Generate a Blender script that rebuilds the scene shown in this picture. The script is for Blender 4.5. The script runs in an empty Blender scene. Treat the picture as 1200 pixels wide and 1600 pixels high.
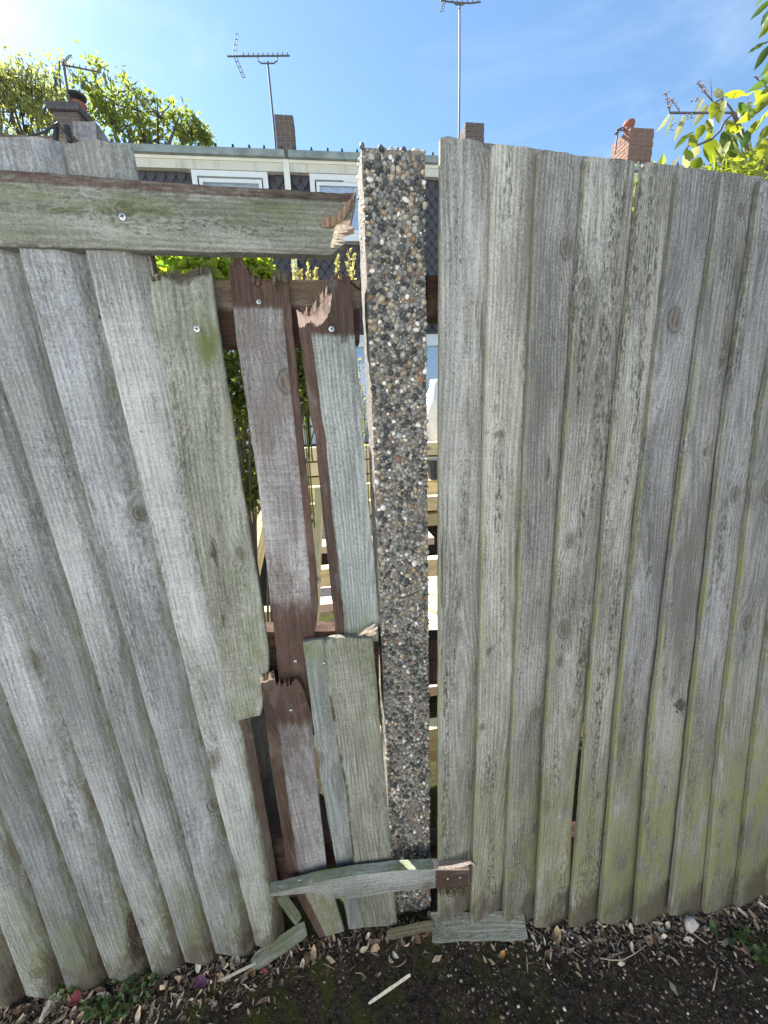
import bpy, bmesh, math, random
import numpy as np
from mathutils import Matrix, Vector, noise as mnoise

random.seed(7)
rng = np.random.default_rng(7)
sc = bpy.context.scene
col = sc.collection
PI = math.pi

# ------------------------------------------------------------------ camera, sky, sun, exposure
F_PX, YAW = 600.0, math.radians(8)
_d = np.array([85, 2380, 600.0]); _d /= np.linalg.norm(_d)
_fz = -_d[2]; _ch = math.sqrt(1 - _fz * _fz)
CF = np.array([math.sin(YAW) * _ch, math.cos(YAW) * _ch, _fz])
_R0 = np.array([math.cos(YAW), -math.sin(YAW), 0]); _U0 = np.cross(_R0, CF)
_s = -_d[0] / _U0[2]; _c = math.sqrt(1 - _s * _s)
CR = _c * _R0 + _s * _U0
CU = -_s * _R0 + _c * _U0
CC = np.array([-0.14435, -0.76, 1.35])
cam_d = bpy.data.cameras.new('camera')
cam = bpy.data.objects.new('camera', cam_d)
col.objects.link(cam)
cam_d.sensor_fit = 'HORIZONTAL'; cam_d.sensor_width = 36; cam_d.lens = 36 * F_PX / 1200
cam_d.clip_start = 0.02; cam_d.clip_end = 600
cam.matrix_world = Matrix([[CR[i], CU[i], -CF[i], CC[i]] for i in range(3)] + [[0, 0, 0, 1]])
sc.camera = cam

SUN_EL, SUN_AZ = math.radians(43), math.radians(-42)     # azimuth from +Y towards +X
SD = Vector((math.sin(SUN_AZ) * math.cos(SUN_EL), math.cos(SUN_AZ) * math.cos(SUN_EL), math.sin(SUN_EL)))
w = bpy.data.worlds.new('World'); sc.world = w; w.use_nodes = True
wn = w.node_tree
wn.nodes.clear()
sky_n = wn.nodes.new('ShaderNodeTexSky'); sky_n.sky_type = 'NISHITA'; sky_n.sun_disc = False
sky_n.sun_elevation = SUN_EL; sky_n.sun_rotation = SUN_AZ
sky_n.air_density = 1.3; sky_n.dust_density = 0.3; sky_n.ozone_density = 2.5; sky_n.altitude = 50
bg = wn.nodes.new('ShaderNodeBackground'); bg.inputs[1].default_value = 0.058
wo = wn.nodes.new('ShaderNodeOutputWorld')
SKY_LINK = (sky_n, bg)
wn.links.new(bg.outputs[0], wo.inputs[0])
sun_d = bpy.data.lights.new('sun', 'SUN'); sun_d.energy = 5.0; sun_d.angle = math.radians(0.5); sun_d.color = (1, .965, .91)
sun = bpy.data.objects.new('sun', sun_d); col.objects.link(sun)
sun.rotation_euler = SD.to_track_quat('Z', 'Y').to_euler()
sc.view_settings.view_transform = 'Standard'; sc.view_settings.look = 'None'
sc.view_settings.exposure = 1.84; sc.view_settings.gamma = 1
sc.view_settings.use_curve_mapping = False
sc.render.engine = 'CYCLES'
sc.cycles.max_bounces = 8; sc.cycles.diffuse_bounces = 5; sc.cycles.transparent_max_bounces = 8

# ------------------------------------------------------------------ photograph pixel (1200 x 1600) -> point on a plane of the place
def ray(px, py): return CR * ((px - 600) / F_PX) + CU * ((800 - py) / F_PX) + CF
def at(px, py, Y=0.0, k=0.0):                 # plane y = Y + k z
    d = ray(px, py); t = (Y + k * CC[2] - CC[1]) / (d[1] - k * d[2]); return CC + t * d
def atz(px, py, z=0.0):
    d = ray(px, py); return CC + d * ((z - CC[2]) / d[2])
def proj(P):
    v = P - CC; w_ = v @ CF
    return 600 + F_PX * (v @ CR) / w_, 800 - F_PX * (v @ CU) / w_

# ------------------------------------------------------------------ node helpers
class NT:
    def __init__(s, tree): s.t = tree
    def n(s, typ, ins=None, **props):
        nd = s.t.nodes.new(typ)
        for k, v in props.items(): setattr(nd, k, v)
        for k, v in (ins or {}).items():
            if isinstance(v, bpy.types.NodeSocket): s.t.links.new(v, nd.inputs[k])
            else:
                if isinstance(v, tuple) and len(v) == 3 and nd.inputs[k].type == 'RGBA': v = v + (1,)
                nd.inputs[k].default_value = v
        return nd
    def m(s, op, a, b=0.0, c=0.0, clamp=False):
        return s.n('ShaderNodeMath', {0: a, 1: b, 2: c}, operation=op, use_clamp=clamp).outputs[0]
    def vm(s, op, a, b): return s.n('ShaderNodeVectorMath', {0: a, 1: b}, operation=op).outputs[0]
    def mix(s, f, a, b, bt='MIX'):
        return s.n('ShaderNodeMix', {0: f, 6: a, 7: b}, data_type='RGBA', blend_type=bt).outputs[2]
    def noise(s, v, scale=1.0, detail=2.0, rough=.5, dist=0.0):
        return s.n('ShaderNodeTexNoise', {'Vector': v, 'Scale': scale, 'Detail': detail, 'Roughness': rough, 'Distortion': dist}).outputs[0]
    def step(s, v, a, b, c=0.0, d=1.0):
        return s.n('ShaderNodeMapRange', {0: v, 1: a, 2: b, 3: c, 4: d}, interpolation_type='SMOOTHSTEP').outputs[0]
    def attr(s, name): return s.n('ShaderNodeAttribute', attribute_name=name).outputs['Fac']
def newmat(name):
    m = bpy.data.materials.new(name); m.use_nodes = True
    m.node_tree.nodes.clear(); return m, NT(m.node_tree)
def finish(nt, colr, rough=.8, bump=None, strength=.5, dist=.002, spec=.3, metal=0.0, normal=None):
    p = nt.n('ShaderNodeBsdfPrincipled', {'Base Color': colr, 'Roughness': rough, 'Metallic': metal, 'Specular IOR Level': spec})
    if bump is not None:
        b = nt.n('ShaderNodeBump', {'Strength': strength, 'Distance': dist, 'Height': bump})
        nt.t.links.new(b.outputs[0], p.inputs['Normal'])
    o = nt.n('ShaderNodeOutputMaterial'); nt.t.links.new(p.outputs[0], o.inputs[0])
    return p

# sky: clear blue with a bank of thin white cloud and faint cirrus, by direction
_w = NT(wn)
_dir = _w.n('ShaderNodeTexCoord').outputs['Generated']
_n1 = _w.noise(_w.vm('MULTIPLY', _dir, (2.2, 2.6, 9.0)), 1.0, 6, .62, .6)
_dot = _w.n('ShaderNodeVectorMath', {0: _dir, 1: tuple(SD)}, operation='DOT_PRODUCT').outputs['Value']
_cirrus = _w.m('MULTIPLY', _w.step(_n1, .45, .8), .14)
_bank = _w.m('MULTIPLY', _w.m('MULTIPLY', _w.step(_dot, .94, 1.0), .62), _w.step(_n1, .28, .6))
_cl = _w.m('MAXIMUM', _cirrus, _bank)
_blue = _w.mix(1.0, sky_n.outputs[0], (.90, 1.02, 1.08, 1), 'MULTIPLY')
_skyc = _w.mix(_cl, _blue, (9.0, 9.3, 9.6, 1))
wn.links.new(_skyc, bg.inputs[0])

# ------------------------------------------------------------------ materials
def wood_mat(name, light, dark, tan=(.3, .25, .19), tanamt=.35, saw=.5, speck=.35, ringc=.35, algaecol=(.19, .22, .085), barecol=(.094, .060, .048), bump=.85):
    m, t = newmat(name)
    tc = t.n('ShaderNodeTexCoord').outputs['Object']
    r = t.n('ShaderNodeObjectInfo').outputs['Random']
    off = t.n('ShaderNodeCombineXYZ', {0: t.m('MULTIPLY', r, 31.7), 1: t.m('MULTIPLY', r, 17.3), 2: t.m('MULTIPLY', r, 53.9)}).outputs[0]
    P = t.vm('ADD', tc, off)
    def S(x, y, z): return t.vm('MULTIPLY', P, (x, y, z))
    sx = t.n('ShaderNodeSeparateXYZ', {0: P}).outputs
    lx = t.n('ShaderNodeSeparateXYZ', {0: tc}).outputs
    warp = t.m('SUBTRACT', t.noise(S(9, 9, 1.6), 1, 3), .5)
    # knots
    kw = t.noise(S(34, 34, 26), 1, 2); kw2 = t.noise(S(31, 31, 22), 1.3, 2)
    kv = t.n('ShaderNodeTexVoronoi', {'Vector': t.n('ShaderNodeCombineXYZ', {0: t.m('ADD', t.m('MULTIPLY', sx[0], 8.0), t.m('MULTIPLY', kw, .10)), 1: t.m('ADD', t.m('MULTIPLY', sx[2], 6.0), t.m('MULTIPLY', kw2, .10)), 2: t.m('MULTIPLY', r, 40)}).outputs[0], 'Scale': 1.0, 'Randomness': 1.0}, voronoi_dimensions='2D')
    ksel = t.m('GREATER_THAN', t.n('ShaderNodeSeparateColor', {0: kv.outputs['Color']}).outputs[0], .76)
    kd = t.m('MAXIMUM', t.m('MULTIPLY', kv.outputs['Distance'], t.m('MULTIPLY_ADD', t.n('ShaderNodeSeparateColor', {0: kv.outputs['Color']}).outputs[1], 1.9, .85)), t.m('SUBTRACT', 1.0, ksel))
    kinf = t.step(kd, .55, .0)
    # growth rings of a flat sawn board
    xx = t.m('ADD', t.m('SUBTRACT', lx[0], t.m('MULTIPLY_ADD', r, .16, -.02)), t.m('MULTIPLY', warp, .05))
    dep = t.m('MULTIPLY_ADD', t.noise(S(1, 1, 1.1), 1, 1), .16, -.05)
    rad = t.m('SQRT', t.m('ADD', t.m('MULTIPLY', xx, xx), t.m('MULTIPLY', dep, dep)))
    ph = t.m('ADD', t.m('MULTIPLY', rad, 2 * PI / .0075), t.m('ADD', t.m('MULTIPLY', kinf, 13.0), t.m('MULTIPLY', t.noise(S(60, 60, 5), 1, 2), 3.0)))
    ring = t.m('MULTIPLY_ADD', t.m('SINE', ph), .5, .5)
    fib = t.noise(S(240, 240, 11), 1, 6, .72, .4)
    fib2 = t.noise(S(640, 640, 60), 1, 3, .7)
    grit = t.noise(S(330, 330, 240), 1, 4, .75)
    pit = t.step(t.noise(S(210, 210, 130), 1, 3, .6), .60, .70)
    sawn = t.m('MULTIPLY', t.noise(t.vm('ADD', S(9, 9, 260), t.n('ShaderNodeCombineXYZ', {2: t.m('MULTIPLY', t.noise(S(7, 7, 3), 1, 1), 5.0)}).outputs[0]), 1, 4, .7), t.step(t.noise(S(9, 9, 2.6), 1, 2), .38, .62, .25, 1.0))
    blot = t.noise(S(11, 11, 3.2), 1, 5, .6)
    blot2 = t.noise(S(26, 26, 9), 1, 4, .6, .6)
    v = t.m('ADD', t.m('MULTIPLY', fib, .62), t.m('MULTIPLY', ring, ringc * .45))
    v = t.m('ADD', v, t.m('ADD', t.m('MULTIPLY', blot, .75), t.m('MULTIPLY', sawn, saw * .75)))
    v = t.m('ADD', v, t.m('ADD', t.m('MULTIPLY', fib2, .3), t.m('MULTIPLY', t.m('SUBTRACT', grit, .5), .75)))
    v = t.step(v, .64 + .2 * ringc + .18 * saw, 1.16 + .25 * ringc + .24 * saw)
    c = t.mix(v, dark, light)
    c = t.mix(t.m('MULTIPLY', t.step(blot2, .42, .72), tanamt), c, tan)
    c = t.mix(1.0, c, t.n('ShaderNodeCombineColor', {0: t.m('MULTIPLY_ADD', r, .38, .79), 1: t.m('MULTIPLY_ADD', r, .37, .80), 2: t.m('MULTIPLY_ADD', t.m('ADD', r, t.m('MULTIPLY', t.m('FRACT', t.m('MULTIPLY', r, 7.3)), .3)), .28, .79)}).outputs[0], 'MULTIPLY')
    grey = c
    # drying cracks along the grain
    crk = t.m('ABSOLUTE', t.m('SUBTRACT', t.noise(S(75, 75, 1.5), 1, 2, .5, .4), .5))
    crk = t.m('MULTIPLY', t.step(crk, .016, .004), t.step(t.noise(S(14, 14, 4), 1, 2), .60, .70))
    c = t.mix(t.m('MULTIPLY', crk, .7), c, (.05, .045, .04))
    # dark lichen specks
    spk = t.m('MULTIPLY', t.step(t.noise(S(300, 300, 110), 1, 3, .6), .54, .66), t.step(t.noise(S(17, 17, 3), 1, 4, .65), .52, .68))
    c = t.mix(t.m('MULTIPLY', spk, speck), c, (.045, .045, .038))
    r3 = t.m('FRACT', t.m('MULTIPLY', r, 13.7))
    stk = t.m('MULTIPLY', t.step(t.m('ADD', t.noise(S(26, 26, 2.2), 1, 4, .65), t.m('MULTIPLY', r3, .10)), .56, .70), t.step(t.noise(S(190, 190, 70), 1, 4, .7), .44, .60))
    c = t.mix(t.m('MULTIPLY', stk, speck), c, (.055, .055, .045))
    c = t.mix(t.m('MULTIPLY', pit, .35), c, (.07, .068, .06))
    kk = t.step(kd, .12, .05)
    c = t.mix(t.m('MULTIPLY', t.step(kd, .30, .08), .35), c, (.17, .165, .15))
    c = t.mix(t.m('MULTIPLY', kk, .75), c, t.mix(ring, (.07, .055, .045), (.17, .14, .11)))
    c = t.mix(t.m('MULTIPLY', t.m('MULTIPLY', t.step(kd, .16, .125), t.step(kd, .09, .12)), t.m('MULTIPLY', grit, .75)), c, (.04, .035, .03))
    # unweathered brown wood, fresh torn wood, algae, damp (soil and painted flank shade)
    edge = t.m('SUBTRACT', t.noise(S(120, 120, 40), 1, 4, .7), .5)
    an = t.noise(S(30, 30, 12), 1, 6, .7, .5)
    al = t.m('MULTIPLY', t.attr('algae'), t.step(an, .3, .66))
    c = t.mix(al, c, t.mix(t.m('MULTIPLY_ADD', grit, .8, t.m('MULTIPLY', fib, .3)), tuple(x * .35 for x in algaecol), tuple(x * 1.35 for x in algaecol)))
    ba = t.step(t.m('ADD', t.attr('bare'), t.m('MULTIPLY', edge, 1.1)), .22, .85)
    bc = t.mix(t.step(t.m('ADD', t.m('MULTIPLY', fib, .6), t.m('ADD', t.m('MULTIPLY', blot, .5), t.m('MULTIPLY', sawn, .25))), .35, .95), tuple(x * .35 for x in barecol), tuple(min(1, x * 1.6) for x in barecol))
    bc = t.mix(t.m('MULTIPLY', t.step(blot2, .5, .72), .45), bc, tan)
    c = t.mix(t.m('MULTIPLY', ba, t.step(t.m('ADD', grit, t.m('MULTIPLY', blot2, .5)), .38, .72, .78, 1.0)), c, bc)
    fr = t.step(t.m('ADD', t.attr('fresh'), t.m('MULTIPLY', edge, .45)), .42, .55)
    c = t.mix(fr, c, t.mix(fib, (.42, .27, .2), (.74, .57, .47)))
    da = t.step(t.m('ADD', t.attr('damp_shade'), t.m('MULTIPLY', t.m('SUBTRACT', an, .5), 1.5)), .3, .75)
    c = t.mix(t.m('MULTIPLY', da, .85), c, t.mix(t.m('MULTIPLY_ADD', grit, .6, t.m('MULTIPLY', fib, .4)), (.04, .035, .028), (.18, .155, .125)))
    ro = t.step(t.m('ADD', t.attr('rot'), t.m('MULTIPLY', t.m('SUBTRACT', an, .5), 1.3)), .35, .62)  # rotten wood, and flank shade painted on the left boards
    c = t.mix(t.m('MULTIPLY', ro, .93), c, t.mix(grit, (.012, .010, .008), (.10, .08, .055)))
    h = t.m('ADD', t.m('MULTIPLY', fib, .8), t.m('MULTIPLY', ring, .25))
    h = t.m('ADD', h, t.m('ADD', t.m('MULTIPLY', sawn, saw * 1.3), t.m('MULTIPLY', fib2, .45)))
    h = t.m('ADD', h, t.m('ADD', t.m('MULTIPLY', blot2, .8), t.m('MULTIPLY', grit, .55)))
    h = t.m('SUBTRACT', h, t.m('ADD', t.m('MULTIPLY', pit, .4), t.m('MULTIPLY', ba, .15)))
    h = t.m('SUBTRACT', h, t.m('ADD', t.m('MULTIPLY', t.step(t.m('ABSOLUTE', t.m('SUBTRACT', kd, .11)), .03, .0), .9), t.m('ADD', t.m('MULTIPLY', crk, 1.2), t.m('MULTIPLY', spk, .5))))
    finish(t, c, .86, h, bump, .0022, spec=.2)
    return m

W_COOL = wood_mat('weathered_wood_cool', (.462, .476, .498), (.16, .165, .171), tan=(.25, .245, .228), tanamt=.4, saw=.4, speck=.5, ringc=.2)
W_GREY = wood_mat('weathered_wood_grey', (.54, .53, .515), (.155, .152, .146), tan=(.24, .228, .205), tanamt=.4, saw=.22, speck=.95, ringc=.24, algaecol=(.29, .295, .135))
W_BUFF = wood_mat('weathered_wood_buff', (.40, .40, .365), (.135, .135, .115), tan=(.2, .21, .155), tanamt=.45, saw=.45, speck=.7, ringc=.25, algaecol=(.13, .155, .06))
W_PURP = wood_mat('weathered_wood_reddish', (.43, .415, .41), (.14, .128, .122), tan=(.19, .145, .13), tanamt=.5, saw=.8, speck=.4, ringc=.15)
W_BLUE = wood_mat('weathered_wood_blue', (.445, .47, .495), (.16, .172, .18), tan=(.2, .225, .23), tanamt=.4, saw=.3, speck=.35, ringc=.34)
W_RAIL = wood_mat('rail_wood', (.3, .25, .2), (.1, .075, .055), tan=(.16, .11, .08), tanamt=.5, saw=.6, speck=.4, barecol=(.06, .034, .026))

def simple(name, c, rough=.7, var=.25, scale=30.0, bump=.3, dist=.003, metal=0.0, spec=.3, c2=None):
    m, t = newmat(name)
    tc = t.n('ShaderNodeTexCoord').outputs['Object']
    n = t.noise(tc, scale, 5, .6)
    c2 = c2 or tuple(x * (1 - var) for x in c)
    cc = t.mix(t.step(n, .3, .7), c2, tuple(min(1, x * (1 + var)) for x in c))
    finish(t, cc, rough, n, bump, dist, spec, metal)
    return m
def leaf_mat(name, c, c2, trans=.5, transcol=None, rough=.45):
    m, t = newmat(name)
    r = t.n('ShaderNodeNewGeometry').outputs['Random Per Island']
    r2 = t.n('ShaderNodeObjectInfo').outputs['Random']
    rr = t.m('FRACT', t.m('ADD', r, r2))
    tc = t.n('ShaderNodeTexCoord').outputs['Object']
    cc = t.mix(t.m('ADD', t.m('MULTIPLY', rr, .8), t.m('MULTIPLY', t.noise(tc, 120, 3), .2)), c, c2)
    p = t.n('ShaderNodeBsdfPrincipled', {'Base Color': cc, 'Roughness': rough, 'Specular IOR Level': .4})
    tr = t.n('ShaderNodeBsdfTranslucent', {'Color': t.mix(1.0, cc, transcol or (1.6, 1.75, .7), 'MULTIPLY')})
    ms = t.n('ShaderNodeMixShader', {0: trans, 1: p.outputs[0], 2: tr.outputs[0]})
    o = t.n('ShaderNodeOutputMaterial'); t.t.links.new(ms.outputs[0], o.inputs[0])
    return m

M_NAIL = simple('rusty_nail', (.05, .045, .045), .5, metal=.7, scale=400)
M_SCREW = simple('zinc_screw', (.5, .53, .56), .42, .15, 500, metal=1.0, bump=.1, dist=.0003)
M_DARK = simple('dark_recess', (.03, .035, .04), .6)
M_CONC = simple('concrete_matrix', (.2, .183, .155), .95, .35, 160, .9, .002, c2=(.09, .083, .07))
PEB = [simple('pebble_%s' % n, c, .55, .28, 180, .35, .0006, spec=.4) for n, c in [
    ('slate', (.045, .05, .055)), ('charcoal', (.085, .09, .09)), ('grey', (.2, .205, .2)), ('stone', (.34, .33, .3)), ('buff', (.4, .34, .25)),
    ('tan', (.3, .23, .155)), ('rust', (.23, .125, .08)), ('quartz', (.66, .64, .6)), ('plum', (.2, .135, .12))]]
PEBW = np.array([.19, .18, .22, .17, .08, .045, .02, .06, .035])
M_PINE = wood_mat('new_pine', (.86, .76, .5), (.66, .53, .3), tan=(.72, .6, .36), tanamt=.3, saw=.2, speck=.0, ringc=.7, bump=.2)

# ------------------------------------------------------------------ object helpers
def link(name, me, mats=None, parent=None, mw=None, smooth=False):
    o = bpy.data.objects.new(name, me); col.objects.link(o)
    if mats is not None and not me.materials:
        for m in (mats if isinstance(mats, (list, tuple)) else [mats]): me.materials.append(m)
    if smooth:
        me.polygons.foreach_set('use_smooth', [True] * len(me.polygons))
    if parent is not None:
        o.parent = parent
    if mw is None and parent is not None: mw = Matrix()
    if mw is not None:
        o.matrix_world = mw
        if parent is not None:
            o.matrix_parent_inverse = Matrix()
            o.matrix_basis = wmat(parent).inverted() @ mw
    return o
def wmat(o):
    m = o.matrix_basis.copy()
    while o.parent is not None:
        o = o.parent; m = o.matrix_basis @ m
    return m
def mesh(name, verts, faces):
    me = bpy.data.meshes.new(name); me.from_pydata([tuple(map(float, v)) for v in verts], [], faces); me.validate(); me.update()
    return me
def tag(o, label=None, cat=None, group=None, kind=None):
    for k, v in (('label', label), ('category', cat), ('group', group), ('kind', kind)):
        if v: o[k] = v
    return o
def thing(name, label, cat, loc=(0, 0, 0), rz=0, group=None):
    o = bpy.data.objects.new(name, None); col.objects.link(o); o.empty_display_size = .05
    o.location = tuple(map(float, loc)); o.rotation_euler = (0, 0, rz)
    return tag(o, label, cat, group)
def T(x, y, z): return Matrix.Translation((float(x), float(y), float(z)))

class MB:                                    # collects shapes in one mesh
    def __init__(s): s.v = []; s.f = []; s.mi = []
    def add(s, vs, fs, mi=0):
        b = len(s.v); s.v += [tuple(map(float, v)) for v in vs]; s.f += [tuple(b + i for i in f) for f in fs]; s.mi += [mi] * len(fs)
    def box(s, lo, hi, mi=0, M=None):
        x0, y0, z0 = lo; x1, y1, z1 = hi
        vs = [(x0, y0, z0), (x1, y0, z0), (x1, y1, z0), (x0, y1, z0), (x0, y0, z1), (x1, y0, z1), (x1, y1, z1), (x0, y1, z1)]
        if M is not None: vs = [tuple(M @ Vector(v)) for v in vs]
        s.add(vs, [(0, 3, 2, 1), (4, 5, 6, 7), (0, 1, 5, 4), (1, 2, 6, 5), (2, 3, 7, 6), (3, 0, 4, 7)], mi)
    def prism(s, poly, y0, y1, mi=0):        # polygon in x,z extruded in y
        n = len(poly)
        vs = [(x, y0, z) for x, z in poly] + [(x, y1, z) for x, z in poly]
        s.add(vs, [tuple(range(n)), tuple(range(2 * n - 1, n - 1, -1))] + [((i + 1) % n, i, n + i, n + (i + 1) % n) for i in range(n)], mi)
    def tube(s, pts, rad, k=6, mi=0):
        pts = [Vector(tuple(map(float, p))) for p in pts]
        rads = rad if isinstance(rad, (list, tuple)) else [rad] * len(pts)
        rings = []
        for i, p in enumerate(pts):
            d = (pts[min(i + 1, len(pts) - 1)] - pts[max(i - 1, 0)]).normalized()
            a = d.orthogonal().normalized(); b = d.cross(a)
            if rings and (a.dot(pa) < 0): pass
            if i: a = (pa - d * pa.dot(d)).normalized(); b = d.cross(a)
            pa = a
            rings.append([p + (a * math.cos(2 * PI * j / k) + b * math.sin(2 * PI * j / k)) * rads[i] for j in range(k)])
        vs = [v for r_ in rings for v in r_]
        fs = [(i * k + j, i * k + (j + 1) % k, (i + 1) * k + (j + 1) % k, (i + 1) * k + j) for i in range(len(pts) - 1) for j in range(k)]
        fs += [tuple(range(k - 1, -1, -1)), tuple((len(pts) - 1) * k + j for j in range(k))]
        s.add(vs, fs, mi)
    def lathe(s, prof, k=12, M=None, mi=0):
        vs = []; fs = []
        for r_, z in prof:
            for j in range(k): vs.append((r_ * math.cos(2 * PI * j / k), r_ * math.sin(2 * PI * j / k), z))
        for i in range(len(prof) - 1):
            for j in range(k): fs.append((i * k + j, i * k + (j + 1) % k, (i + 1) * k + (j + 1) % k, (i + 1) * k + j))
        fs += [tuple(range(k - 1, -1, -1)), tuple((len(prof) - 1) * k + j for j in range(k))]
        if M is not None: vs = [tuple(M @ Vector(v)) for v in vs]
        s.add(vs, fs, mi)
    def build(s, name, mats, parent=None, mw=None, smooth=False):
        me = mesh(name, s.v, s.f)
        mats = mats if isinstance(mats, (list, tuple)) else [mats]
        for m in mats: me.materials.append(m)
        if len(mats) > 1 and len(me.polygons) == len(s.mi): me.polygons.foreach_set('material_index', s.mi)
        return link(name, me, None, parent, mw, smooth)

# ------------------------------------------------------------------ the ground: one sheet, fine by the fence
def fbm(x, y, s, seed=0.0):
    return mnoise.fractal(Vector((x * s + seed, y * s - seed, seed)), 1.0, 2.0, 4)
def ground_z(x, y):
    z = .010 * fbm(x, y, 4) + .004 * fbm(x, y, 18, 3)
    b = math.exp(-((y + .03 + .14 * min(max(x, 0), .74)) / .06) ** 2)                       # bank of litter against the boards
    return z + b * (.014 + .010 * fbm(x, y, 9, 5)) * (1 if x < 0 else .25) - .012
def axis(a, b, st, far):
    out = list(np.arange(a, b, st)); g = st; x = out[-1]
    while x < far: g *= 1.35; x += g; out.append(x)
    g = st; x = a; pre = []
    while x > -far: g *= 1.35; x -= g; pre.append(x)
    return pre[::-1] + out
gx = axis(-1.35, 1.6, .012, 150); gy = axis(-.55, .3, .012, 150)
gv = []
for y in gy:
    for x in gx:
        near = abs(x) < 2.5 and abs(y) < 1.2
        gv.append((x, y, ground_z(x, y) if near else -.012))
nxg = len(gx)
gf = [(j * nxg + i, j * nxg + i + 1, (j + 1) * nxg + i + 1, (j + 1) * nxg + i) for j in range(len(gy) - 1) for i in range(nxg - 1)]
def ground_mat():
    m, t = newmat('soil_and_moss')
    P = t.n('ShaderNodeNewGeometry').outputs['Position']
    n1 = t.noise(P, 9, 5, .6, .4); n2 = t.noise(P, 90, 5, .7); n3 = t.noise(P, 420, 3, .6)
    soil = t.mix(t.step(n2, .35, .7), (.02, .015, .012), (.095, .07, .053))
    soil = t.mix(t.step(n3, .6, .72), soil, (.19, .155, .12))
    moss = t.mix(n2, (.022, .026, .006), (.10, .105, .026))
    sep = t.n('ShaderNodeSeparateXYZ', {0: P}).outputs
    c = t.mix(t.m('MULTIPLY', t.step(n1, .44, .58), t.step(sep[0], .45, .0, .12, 1.0)), soil, moss)
    # beyond the strip of soil the lane is worn pale concrete
    far = t.step(t.m('ADD', sep[1], t.m('MULTIPLY', n1, .25)), -.62, -.8)
    conc = t.mix(t.step(t.noise(P, 5, 6, .6), .3, .7), (.33, .33, .32), (.47, .47, .46))
    c = t.mix(far, c, conc)
    finish(t, c, .95, t.m('ADD', n2, t.m('MULTIPLY', n3, .6)), .9, .01, spec=.15)
    return m
tag(link('ground', mesh('ground', gv, gf), ground_mat(), smooth=True), kind='structure')

# unseen pale wall added behind the camera to bounce sunlight onto the fence
bounce_wall = MB()
bounce_wall.box((-9, -3.35, -.012), (1.6, -3.1, 3.2)); bounce_wall.box((-9.02, -3.4, 3.2), (1.62, -3.05, 3.28))
tag(bounce_wall.build('wall', simple('bounce_render', (.8, .8, .79), .9, .1, 8)), kind='structure')

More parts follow.
